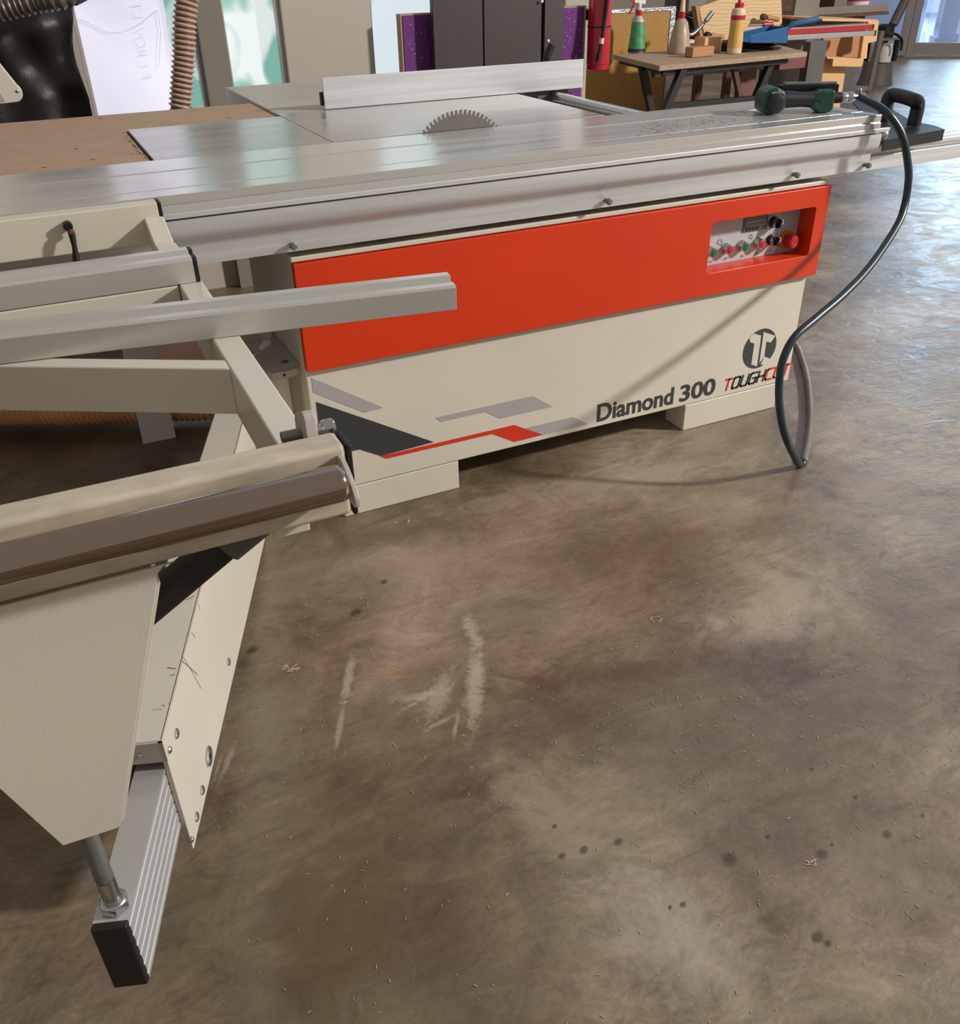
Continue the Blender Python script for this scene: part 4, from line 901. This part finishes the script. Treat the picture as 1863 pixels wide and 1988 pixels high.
b = MB(); k = 1.12; b.lathe([(.052*k, 0), (.056*k, .006), (.054*k, .03), (.044*k, .10), (.032*k, .155), (.016, .175)], p+Vector((0, 0, .0005)), (0, 0, 1), 28); b.build('bottle', 'amber_bottle', o, smooth=True)
b = MB(); b.lathe([(.0185, .172), (.0185, .205)], p, (0, 0, 1), 20); b.build('collar', 'red_btn', o, smooth=True)
b = MB(); b.lathe([(.015, .2055), (.012, .25), (.008, .285), (.005, .31)], p, (0, 0, 1), 16); b.build('spout', 'glue', o, smooth=True)
p = on(1424, 104); o = thing('glue_bottle', p, 'cream glue bottle with red cap and yellow label', 'bottle')
b = MB(); b.lathe([(.036, 0), (.040, .004), (.040, .075), (.037, .10), (.038, .20), (.034, .215), (.024, .222)], p+Vector((0, 0, .0005)), (0, 0, 1), 28); b.build('bottle', 'glue', o, smooth=True)
b = MB(); b.lathe([(.0405, .03), (.0405, .05), (.0405, .075), (.0378, .10), (.0384, .165)], p, (0, 0, 1), 28); b.build('label_sleeve', 'label_y', o, smooth=True)
b = MB(); b.lathe([(.0386, .165), (.0386, .187)], p, (0, 0, 1), 28); b.build('label_band', 'red_lvl', o, smooth=True)
b = MB(); b.lathe([(.024, .222), (.024, .242), (.012, .246), (.008, .262), (.004, .282)], p, (0, 0, 1), 20); b.build('cap', 'red_btn', o, smooth=True)
p = on(1365, 111); b = MB(); b.box(p.x-.075, p.x+.070, p.y, p.y+.07, ZB+.0005, ZB+.050)
tag(b.build('wood_block', 'wood2', None, .006, seg=3), 'small brown wooden block with rounded edges in front on the bench', 'block')
p = on(1392, 104); b = MB(); b.box(p.x-.060, p.x+.060, p.y+.045, p.y+.14, ZB+.0005, ZB+.078)
tag(b.build('wood_block', 'wood', None, .004), 'taller pale wooden block between brown block and glue bottle', 'block')
p = on(1352, 97); b = MB(); b.box(p.x-.06, p.x+.05, p.y+.06, p.y+.14, ZB+.0005, ZB+.030); b.box(p.x-.05, p.x+.06, p.y+.055, p.y+.135, ZB+.031, ZB+.045, 1)
tag(b.build('sanding_block', ['rust', 'white_pl'], None, .002), 'white topped sanding block behind the brown wooden block', 'block')
# plywood sheet leaning behind
yq = 3.12; q = [AY(1369, 80, yq), AY(1357, 14, yq), AY(1420, -8, yq), AY(1516, -12, yq), AY(1519, 70, yq)]
b = MB(); b.prism([q[0], q[1], q[2], q[3], q[4]], (0, .018, 0)); 
tag(b.build('plywood_sheet', 'ply', None, .001), 'plywood offcut with wavy grain leaning above the bench', 'plywood')
b = MB(); b.prism([AY(1350, 12, yq-.06), AY(1356, 12, yq-.06), AY(1366, 80, yq-.06), AY(1360, 80, yq-.06)], (0, .045, 0))
tag(b.build('wood_batten', 'wood2', None), 'brown batten standing at the left edge of the plywood offcut', 'batten')
# rack / second bench behind that carries it
b = MB(); r0 = AY(1350, 82, 3.06); r1 = AY(1500, 60, 3.06); b.box(r0.x, r1.x, 3.02, 3.45, r0.z-.05, r0.z-.02)
for xx in (r0.x+.02, r1.x-.05):
    for yy2 in (3.04, 3.40): b.box(xx, xx+.05, yy2, yy2+.04, 0.001, r0.z-.05)
tag(b.build('rear_bench', 'rust', None, .003), 'brown rear bench behind the trestle bench holding tools and plywood', 'workbench')
# metal machine clutter left of plywood
mc = thing('clamp_press', AY(1325, 60, 3.3), 'grey machine head with black cables behind the brown bottle', 'machine')
b = MB(); a_ = AY(1306, 20, 3.3); c_ = AY(1353, 60, 3.3); b.box(a_.x, c_.x, 3.28, 3.40, r0.z-.015, a_.z+.35); b.build('column', 'grey_dark', mc, .01)
b = MB(); b.box(a_.x+.03, c_.x-.03, 3.19, 3.28, AY(1325, 30, 3.2).z, a_.z+.3); b.build('head', 'grey_steel', mc, .012)
b = MB()
for k in range(5): b.tube(catmull([AY(1324+k*3, 30+k*3, 3.17), AY(1345+k*2, 38+k*6, 3.14), AY(1348-k*3, 60, 3.16), AY(1332+k*2, 72, 3.18)], 6), .007, 8)
b.build('cable', 'black', mc, smooth=True)
# clamp with chrome handle
cl_ = thing('toggle_clamp', AY(1350, 70, 2.75), 'chrome bar clamp leaning between brown bottle and plywood', 'clamp')
b = MB(); b.tube(catmull([AY(1335, 68, 2.74), AY(1345, 66, 2.74), AY(1358, 54, 2.74), AY(1372, 36, 2.74), AY(1380, 26, 2.74)], 6), .010, 12); b.build('handle', 'zinc', cl_, smooth=True)
b = MB(); b.tube([AY(1370, 40, 2.72), AY(1382, 24, 2.72)], .014, 12); b.build('grip', 'zinc', cl_, smooth=True)
# small chisels / plug behind
for u, v, nm, m1, m2, lab in ((1392, 68, 'screwdriver', 'black', 'wood2', 'dark handled screwdriver lying before the plywood, left of the glue bottle'), (1500, 33, 'wire_brush', 'rust', 'wood2', 'short brown handled tool lying on the rear bench by the plywood corner')):
    c = AY(u, v, 3.06); o = thing(nm, c, lab, 'tool'); b = MB(); b.lathe([(.012, 0), (.016, .02), (.012, .05), (.016, .085), (.010, .10)], c-Vector((.05, 0, 0)), (1, 0, -.15), 16); b.build('handle', m2, o, smooth=True)
    b = MB(); b.lathe([(.012, 0), (.019, .008), (.019, .03), (.012, .04)], c-Vector((.095, 0, -.006)), (1, 0, -.15), 16); b.build('ferrule', m1, o, smooth=True)
c = AY(1480, 48, 2.6); o = thing('screwdriver', c, 'pink handled screwdriver lying above the blue dustpan', 'tool')
b = MB(); b.lathe([(.010, 0), (.014, .02), (.012, .06), (.014, .07)], c, (1, 0, 0), 14); b.build('handle', 'red_btn', o, smooth=True)
b = MB(); b.cyl(c-Vector((.10, 0, 0)), c, .005); b.build('shank', 'dark_steel', o)
# blue dustpan
ydp = 2.42
dpn = thing('dustpan', AY(1470, 90, ydp), 'blue plastic dustpan with raised handle on the folded dark cloth', 'dustpan')
zc_ = ZB+.052
D = lambda u, v, y: AY(u, v, y)
b = MB()
f0_, f1_, f2_, f3_ = D(1456, 83.5, ydp), D(1527, 83.5, ydp), D(1530, 52, ydp), D(1457, 69, ydp)
b.prism([f0_, f1_, f2_, D(1500, 58, ydp), f3_], (0, .004, 0))
g0_, g1_ = f0_+Vector((0, .15, 0)), f1_+Vector((0, .15, 0))
b.prism([f0_, f1_, g1_, g0_], (0, 0, .004))
b.prism([f0_+Vector((0, .15, 0)), f1_+Vector((0, .15, 0)), f2_+Vector((0, .15, 0)), f3_+Vector((0, .15, .0))], (0, .004, 0))
b.prism([f1_, f1_+Vector((0, .154, 0)), f2_+Vector((0, .154, 0)), f2_], (.004, 0, 0))
b.build('pan', 'blue_pl', dpn, .002)
b = MB(); b.tube(catmull([D(1527, 56, ydp+.12), D(1540, 47, ydp+.10), D(1560, 42, ydp+.08), D(1587, 36, ydp+.06)], 8), [.012+.004*(i/24) for i in range(25)], 12); b.build('handle', 'blue_pl', dpn, smooth=True)
# folded cloth
b = MB()
p = on(1488, 100)
for k in range(3):
    z0 = ZB+.001+k*.0125; x0 = p.x-.18+k*.012; x1 = p.x+.13-k*.02
    pts = [Vector((x0+(x1-x0)*i/14, p.y+.03+.01*k, z0+.004*math.sin(i*.9+k*2)+.004)) for i in range(15)]
    top = [q_+Vector((0, 0, .009)) for q_ in pts]
    b.prism(pts+top[::-1], (0, .22, 0))
tag(b.build('folded_cloth', 'cloth', None, .003), 'folded dark cloth under the blue dustpan', 'cloth')
# two levels
for (u0, v0, u1, v1, m, y_, lab) in ((1528, 61, 1686, 52, 'red_lvl', 2.72, 'red edged spirit level lying behind the blue dustpan'), (1530, 72, 1690, 64, 'silver_lvl', 2.68, 'silver straight edge with dark end cap below the red level')):
    a = AY(u0, v0, y_); c = AY(u1, v1, y_); nm = 'spirit_level' if m == 'red_lvl' else 'straight_edge'
    o = thing(nm, a, lab, 'level'); b = MB(); b.obox(a-Vector((.2, 0, 0)), c, .06, .028 if m == 'red_lvl' else .026); b.build('beam', m, o, .002)
    b = MB(); d_ = (c-a).normalized(); b.obox(c, c+d_*.016, .058, .03); b.build('end_cap', 'black', o, .002)
    if m == 'red_lvl':
        b = MB(); b.obox(a-Vector((.2, 0, -.0155)), c+Vector((0, 0, .0155)), .061, .004); b.build('edge', 'silver_lvl', o)
# pale wooden stand with stepped shelves
ws = thing('wood_stand', AY(1640, 177, 2.85), 'pale wooden stand with overhanging top and stepped braces', 'wooden stand')
yw = 2.80
def wbx_(name, pts, y0, dep, m='wood'):
    b = MB(); b.prism([AY(u, v, y0) for u, v in pts], (0, dep, 0)); b.build(name, m, ws, .002)
wbx_('top_rail', [(1596, 36), (1703, 38), (1703, 43), (1596, 41)], yw, .5)
wbx_('back_board', [(1598, 70), (1688, 66), (1676, 112), (1596, 112)], yw+.15, .02, 'wood2')
wbx_('side_leg', [(1686, 42), (1706, 40), (1701, 80), (1685, 84), (1682, 114), (1670, 114), (1676, 70)], yw, .03)
wbx_('shelf', [(1605, 110), (1672, 114), (1672, 117), (1605, 114)], yw-.02, .3)
wbx_('apron', [(1617, 115), (1677, 114), (1672, 130), (1615, 129)], yw-.03, .03)
b = MB(); a_ = AY(1596, 176, yw+.05); c_ = AY(1638, 178, yw+.05); t0_ = AY(1600, 112, yw+.05); t1_ = AY(1642, 130, yw+.05)
b.prism([(a_.x, yw+.05, 0.001), (c_.x, yw+.05, 0.001), (t1_.x, yw+.05, t1_.z), (t0_.x, yw+.05, t0_.z)], (0, .04, 0)); b.build('post', 'wood', ws, .002)
# dark post
b = MB(); a_ = AY(1563, 178, 2.5); c_ = AY(1594, 178, 2.5); t0_ = AY(1574, 82, 2.5); t1_ = AY(1606, 82, 2.5)
b.prism([(a_.x, 2.5, 0.001), (c_.x, 2.5, 0.001), (t1_.x, 2.5, t0_.z), (t0_.x, 2.5, t0_.z)], (0, .06, 0))
tag(b.build('dark_post', 'grey_dark', None, .002), 'dark grey square post left of the pale wooden stand', 'post')
# dark box under the bench
ub = [AY(1330, 150, 2.75), AY(1470, 145, 2.75)]
b = MB(); b.box(ub[0].x, ub[1].x, 2.62, 2.78, .001, .45); tag(b.build('dark_crate', 'black', None, .004), 'black crate standing under the trestle bench', 'crate')
b = MB(); a_ = AY(1432, 140, 2.55); c_ = AY(1462, 140, 2.55); b.box(a_.x, c_.x, 2.52, 2.56, .001, AY(1432, 132, 2.55).z)
M['maroon'] = mat('maroon_board', srgb(110, 66, 62), .6); tag(b.build('maroon_board', 'maroon', None, .002), 'maroon board standing upright under the trestle bench', 'board')
b = MB(); a_ = AY(1480, 150, 3.0); c_ = AY(1546, 150, 3.0); b.box(a_.x, c_.x-.1, 2.82, 3.0, .001, .42); tag(b.build('dark_crate', 'blacksteel', None, .004), 'long black crate under the bench beside the dark grey post', 'crate')
b = MB(); a_ = AY(1500, 120, 2.56); c_ = AY(1560, 118, 2.56); b.box(a_.x, c_.x-.04, 2.5, 2.54, AY(1500, 134, 2.56).z, AY(1500, 112, 2.56).z); tag(b.build('brown_plank', 'maroon', None, .002), 'brown plank under the right end of the bench top', 'plank')
# steel tool cart / planer up right
cy = 3.4
ct = thing('tool_cart', AY(1640, 30, cy), 'grey steel machine bed with rusty front edge above the wooden stand', 'machine bed')
b = MB(); b.box(AY(1570, 12, cy).x, AY(1725, 12, cy).x, cy, cy+.03, AY(1640, 27, cy).z, AY(1640, 12, cy).z); b.build('front_rail', 'grey_steel', ct, .003)
b = MB(); b.box(AY(1562, 30, cy).x, AY(1722, 30, cy).x, cy-.01, cy+.6, AY(1640, 33, cy).z, AY(1640, 27, cy).z-.001); b.build('rusty_edge', 'rust', ct, .002)
b = MB(); b.box(AY(1575, 12, cy).x, AY(1720, 12, cy).x, cy+.5, cy+.53, AY(1640, 27, cy).z, AY(1640, 0, cy).z+.2); b.build('rear_rail', 'rust', ct)
b = MB(); b.box(AY(1600, 33, cy).x, AY(1700, 33, cy).x, cy+.1, cy+.5, .001, AY(1640, 33, cy).z-.002); b.build('cart_body', 'grey_dark', ct, .003)
b = MB(); b.box(AY(1520, 33, cy).x, AY(1566, 33, cy).x, cy-.1, cy-.07, .001, 1.5); b.build('side_plate', 'grey_steel', ct, .002)
pc = AY(1674, 12, cy+.2); o = thing('paint_tub', pc, 'magenta labelled tub standing on the grey machine bed', 'tub')
zt_ = AY(1640, 27, cy).z; b = MB(); b.lathe([(.075, 0), (.08, .2), (.082, .2)], (pc.x, cy+.25, zt_), (0, 0, 1), 28); b.build('tub', 'white_pl', o, smooth=True)
b = MB(); b.lathe([(.0775, .06), (.081, .17)], (pc.x, cy+.25, zt_), (0, 0, 1), 28); b.build('label_sleeve', 'pink', o, smooth=True)
# stand leg of the cart
b = MB(); a_ = AZ(1684, 178, 0); t_a = AY(1710, 60, a_.y); 
b.obox(Vector((a_.x, a_.y, .001)), t_a, .05, .05, up=(0, 1, 0)); b.obox(Vector((a_.x, a_.y, .001))+Vector((-.9, .5, .03)), Vector((a_.x, a_.y, .03)), .05, .05)
tag(b.build('steel_stand', 'grey_steel', None, .003), 'thin grey steel stand leg on a low foot bar beside the grey vacuum', 'stand')
# grey conical vacuum / drum far off
vb = AZ(1697, 164, 0); dist_x = (AZ(1735, 160, 0)-AZ(1662, 160, 0)).length/2; vr = dist_x*.92
vc = thing('drum_vacuum', vb, 'grey conical drum extractor with motor on top standing near the glass door', 'extractor')
hh2 = AY(1700, 120, vb.y).z
zv = lambda v: AY(1697, v, vb.y).z
b = MB(); b.lathe([(vr, 0), (vr, .02), (vr*.96, .03), (vr*.8, zv(120)), (vr*.78, zv(119))], (vb.x, vb.y, 0.001), (0, 0, 1), 36); b.build('drum', 'grey_dark', vc, smooth=True)
b = MB(); b.lathe([(vr*.40, zv(119)), (vr*.42, zv(100)), (vr*.34, zv(84))], (vb.x-.04, vb.y-.09, 0), (0, 0, 1), 28); b.build('filter', 'white_pl', vc, smooth=True)
b = MB(); b.box(vb.x-vr*.7, vb.x+vr*.75, vb.y-vr*.5, vb.y+vr*.5, zv(79), zv(74)); b.build('shelf', 'grey_steel', vc, .006)
for sx in (-.66, .66):
    for sy in (-.45, .45):
        b = MB(); b.box(vb.x+sx*vr-.02, vb.x+sx*vr+.02, vb.y+sy*vr-.02, vb.y+sy*vr+.02, zv(119), zv(79)); b.build('post', 'black', vc)
b = MB(); b.lathe([(vr*.5, zv(74)), (vr*.5, zv(52)), (vr*.3, zv(48))], (vb.x, vb.y, 0), (0, 0, 1), 28); b.build('motor', 'black', vc, smooth=True)
b = MB(); e1_ = AY(1728, 70, vb.y-.3); b.tube(catmull([AY(1722, 68, vb.y-.3), AY(1738, 66, vb.y-.3), AY(1750, 78, vb.y-.3), AY(1748, 98, vb.y-.3)], 8), .014, 10); b.build('cable', 'black', vc, smooth=True)
b = MB(); b.tube([AY(1733, 48, vb.y), AY(1757, 0, vb.y), AY(1775, -40, vb.y)], .045, 12); b.build('duct_pipe', 'grey_dark', vc, smooth=True)

# ================================================================== NAIL GUN AND AIR HOSE
ng_ = thing('nail_gun', AZ(1500, 222, H), 'green and black air nailer lying on the right end of the sliding table', 'nail gun')
zg = H
hA = AZ(1500, 224, zg); tA = AZ(1610, 220, zg); dg_ = (tA-hA).normalized(); sg = Vector((-dg_.y, dg_.x, 0)); 
def G(l, s, z): return hA+dg_*l+sg*s+Vector((0, 0, z))
K = (tA-hA).length
b = MB(); b.prism([G(-.030, 0, .010), G(-.030, 0, .048), G(-.020, 0, .064), G(.004, 0, .070), G(.026, 0, .058), G(.034, 0, .040), G(.034, 0, .016), G(.020, 0, .003), G(-.016, 0, .003)], sg*.075); b.build('head', 'gun_green', ng_, .008, seg=3)
b = MB(); b.lathe([(.024, -.006), (.026, .004), (.023, .009), (.017, .011)], G(.002, .0, .030), -sg, 28); b.build('head_cap', 'black', ng_, smooth=True)
b = MB(); b.box(0, 0, 0, 0, 0, 0); b = MB(); b.prism([G(-.012, -.004, .052), G(.018, -.004, .055), G(.018, -.004, .061), G(-.012, -.004, .058)], sg*.008); b.build('trim_plate', 'zinc', ng_, .001)
b = MB(); b.tube([G(.020, .020, .036), G(.05, .020, .036), G(K*.5, .020, .035), G(K-.03, .020, .033)], [.022, .021, .019, .021], 20); b.build('handle', 'black', ng_, smooth=True)
b = MB(); b.prism([G(K-.055, 0, .018), G(K-.050, 0, .046), G(K-.030, 0, .058), G(K+.008, 0, .058), G(K+.010, 0, .008), G(K+.0, 0, .0012), G(K-.030, 0, .0012)], sg*.045); b.build('tail', 'gun_green', ng_, .007, seg=3)
b = MB(); b.obox(G(.03, .055, .050), G(K+.035, .055, .048), .022, .036); b.build('magazine', 'black_gloss', ng_, .002)
b = MB(); b.obox(G(.04, .055, .0715), G(K+.03, .055, .0695), .012, .006); b.build('magazine_rail', 'dark_steel', ng_, .001)
b = MB(); b.cyl(G(K+.008, .02, .036), G(K+.032, .02, .036), .014); b.build('air_inlet', 'black', ng_, smooth=True)
b = MB(); b.lathe([(.010, 0), (.0135, .004), (.0135, .014), (.0115, .018), (.014, .022), (.014, .034), (.010, .040), (.009, .052)], G(K+.032, .02, .036), dg_, 20); b.build('coupling', 'zinc', ng_, smooth=True)
# hose
hs = thing('air_hose', (1.3, -.3, 0), 'dark teal air hose curving from the nailer down to the floor', 'hose')
E0 = G(K+.084, .02, .036)
down = [E0, AY(1715, 214, -.05), AY(1742, 245, -.08), AY(1755, 278, -.095), AY(1762, 320, -.10), AY(1763, 350, -.105), AY(1756, 397, -.115), AY(1740, 440, -.145), AY(1690, 515, -.215), AY(1638, 571, -.265), AY(1582, 619, -.30), AY(1541, 656, -.318), AY(1519, 700, -.328), AY(1512, 745, -.335), AY(1513, 790, -.35), AY(1520, 832, -.365), AY(1533, 868, -.365)]
lo = .0105
fl = [AZ(1552, 902, lo), AZ(1562, 893, lo), AZ(1569, 855, lo), AZ(1573, 800, lo), AZ(1568, 740, lo), AZ(1556, 695, lo), AZ(1543, 668, lo), AZ(1510, 640, lo), Vector((1.9, .9, lo)), Vector((1.6, 1.3, lo))]
b = MB(); pth = resample(catmull(down+fl[:2], 10), .008); b.tube(pth, .0102, 18); b.build('hanging_length', 'hose_green', hs, smooth='full', label='dark teal hanging length')
b = MB(); pth2 = resample(catmull([pth[-1]]+fl[2:], 10), .01); b.tube(pth2, .0098, 18); b.build('floor_length', 'hose_pale', hs, smooth='full', label='dusty pale length on the floor')
b = MB(); b.cyl(E0+dg_*.001, E0+dg_*.014, .0115, 18); b.build('hose_clip', 'zinc', hs, smooth=True)
b = MB(); b.sphere(E0+Vector((0, 0, .017)), .006); b.build('clip_screw', 'zinc', hs, smooth='full')

# ================================================================== shavings on the floor
b = MB()
for k in range(520):
    u = random.uniform(420, 1900); v = random.uniform(940, 2000) if k % 3 else random.uniform(1080, 1500)
    if k % 4 == 0: u, v = random.gauss(1480, 170), random.gauss(1330, 130)
    p = AZ(u, v, .001)
    if -.1 < p.x < 1.6 and p.y > -.02: continue
    a = random.uniform(0, pi); L_ = random.uniform(.0008, .0034); w_ = random.uniform(.0004, .0009)
    b.obox(p-Vector((math.cos(a), math.sin(a), 0))*L_, p+Vector((math.cos(a), math.sin(a), random.uniform(0, .3)))*L_, w_, .0008)
for u, v, n_ in ((566, 1298, 14), (1270, 1200, 6), (780, 1010, 5), (1568, 1676, 6)):
    for k in range(n_):
        p = AZ(u+random.uniform(-15, 15), v+random.uniform(-6, 6), .001); a = random.gauss(.1, .5); L_ = random.uniform(.002, .008)
        b.obox(p-Vector((math.cos(a), math.sin(a), 0))*L_, p+Vector((math.cos(a), math.sin(a), 0))*L_, .0012, .0008)
tag(b.build('wood_shavings', 'sawdust'), 'tiny wood shavings scattered over the concrete floor', 'shavings', kind='stuff')

b = MB()
for k in range(150):
    t_ = random.random(); u = 1235+t_*260; v = 262-(u-1235)*.135+random.gauss(0, 7)-8; p = AZ(u, v, H+.0004)
    if not (YF+.01 < p.y < YB-.01): continue
    L_ = random.uniform(.001, .006); b.obox(p-Vector((L_, 0, 0)), p+Vector((L_, random.uniform(-.002, .002), 0)), random.uniform(.0006, .002), .0006)
M['dust'] = mat('brown_wood_dust', srgb(120, 98, 76), .9)
tag(b.build('dust_streaks', 'dust'), 'brown wood dust streaks on the bright slide near the nailer', 'dust', kind='stuff')
b = MB()
for k in range(160):
    t_ = random.random()**.8; u = 247+t_*46-abs(random.gauss(0, 1))*9; v = 256+t_*52+random.gauss(0, 1); p = AZ(u, v, H-.0036)
    if p.x > -.216 or p.y < .36 or p.y > .86: continue
    L_ = random.uniform(.0006, .003); b.obox(p-Vector((L_, 0, 0)), p+Vector((L_, 0, 0)), .0012, .0007)
for u, v in ((148, 289), (195, 230), (85, 325), (180, 310), (445, 229)): p = AZ(u, v, H-.0035); b.obox(p-Vector((.005, 0, 0)), p+Vector((.005, 0, 0)), .003, .0008)
M['crumb'] = mat('dark_crumbs', srgb(70, 52, 40), .9)
tag(b.build('dust_crumbs', 'crumb'), 'dark crumbs of dust on the fibreboard along the steel side table edge', 'dust', kind='stuff')

# ================================================================== LIGHT
def area(name, loc, target, sx, sy, e, col):
    l = bpy.data.lights.new(name, 'AREA'); l.shape = 'RECTANGLE'; l.size = sx; l.size_y = sy; l.energy = e; l.color = col
    o = bpy.data.objects.new(name, l); COL.objects.link(o); o.location = loc
    o.rotation_euler = (Vector(target)-Vector(loc)).to_track_quat('-Z', 'Y').to_euler(); return o
area('doorway_light', (7.0, -3.75, 4.15), (.9, -.1, .3), .42, .42, 760, (1., .96, .92))
area('yard_light', pM+nn*5+dd*1.5+Vector((0, 0, 3.4)), pM+nn*2.2+dd*1.2, 4, 3, 950, (.55, .78, 1.))

W = bpy.data.worlds.new('world'); S.world = W; W.use_nodes = True; nt = W.node_tree; bg = nt.nodes['Background']
tc = nt.nodes.new('ShaderNodeTexCoord'); dt = nt.nodes.new('ShaderNodeVectorMath'); dt.operation = 'DOT_PRODUCT'; dt.inputs[1].default_value = (.78, .62, .05)
nt.links.new(tc.outputs['Generated'], dt.inputs[0])
r = nt.nodes.new('ShaderNodeValToRGB'); e = r.color_ramp.elements
e[0].position = .55; e[0].color = (.37, .34, .305, 1); e[1].position = .93; e[1].color = (.62, .88, 1.35, 1)
nt.links.new(dt.outputs['Value'], r.inputs[0]); nt.links.new(r.outputs[0], bg.inputs['Color']); bg.inputs['Strength'].default_value = 1.
S.view_settings.view_transform = 'Standard'; S.view_settings.look = 'None'; S.view_settings.gamma = 1; S.view_settings.exposure = 0.; S.view_settings.use_curve_mapping = False
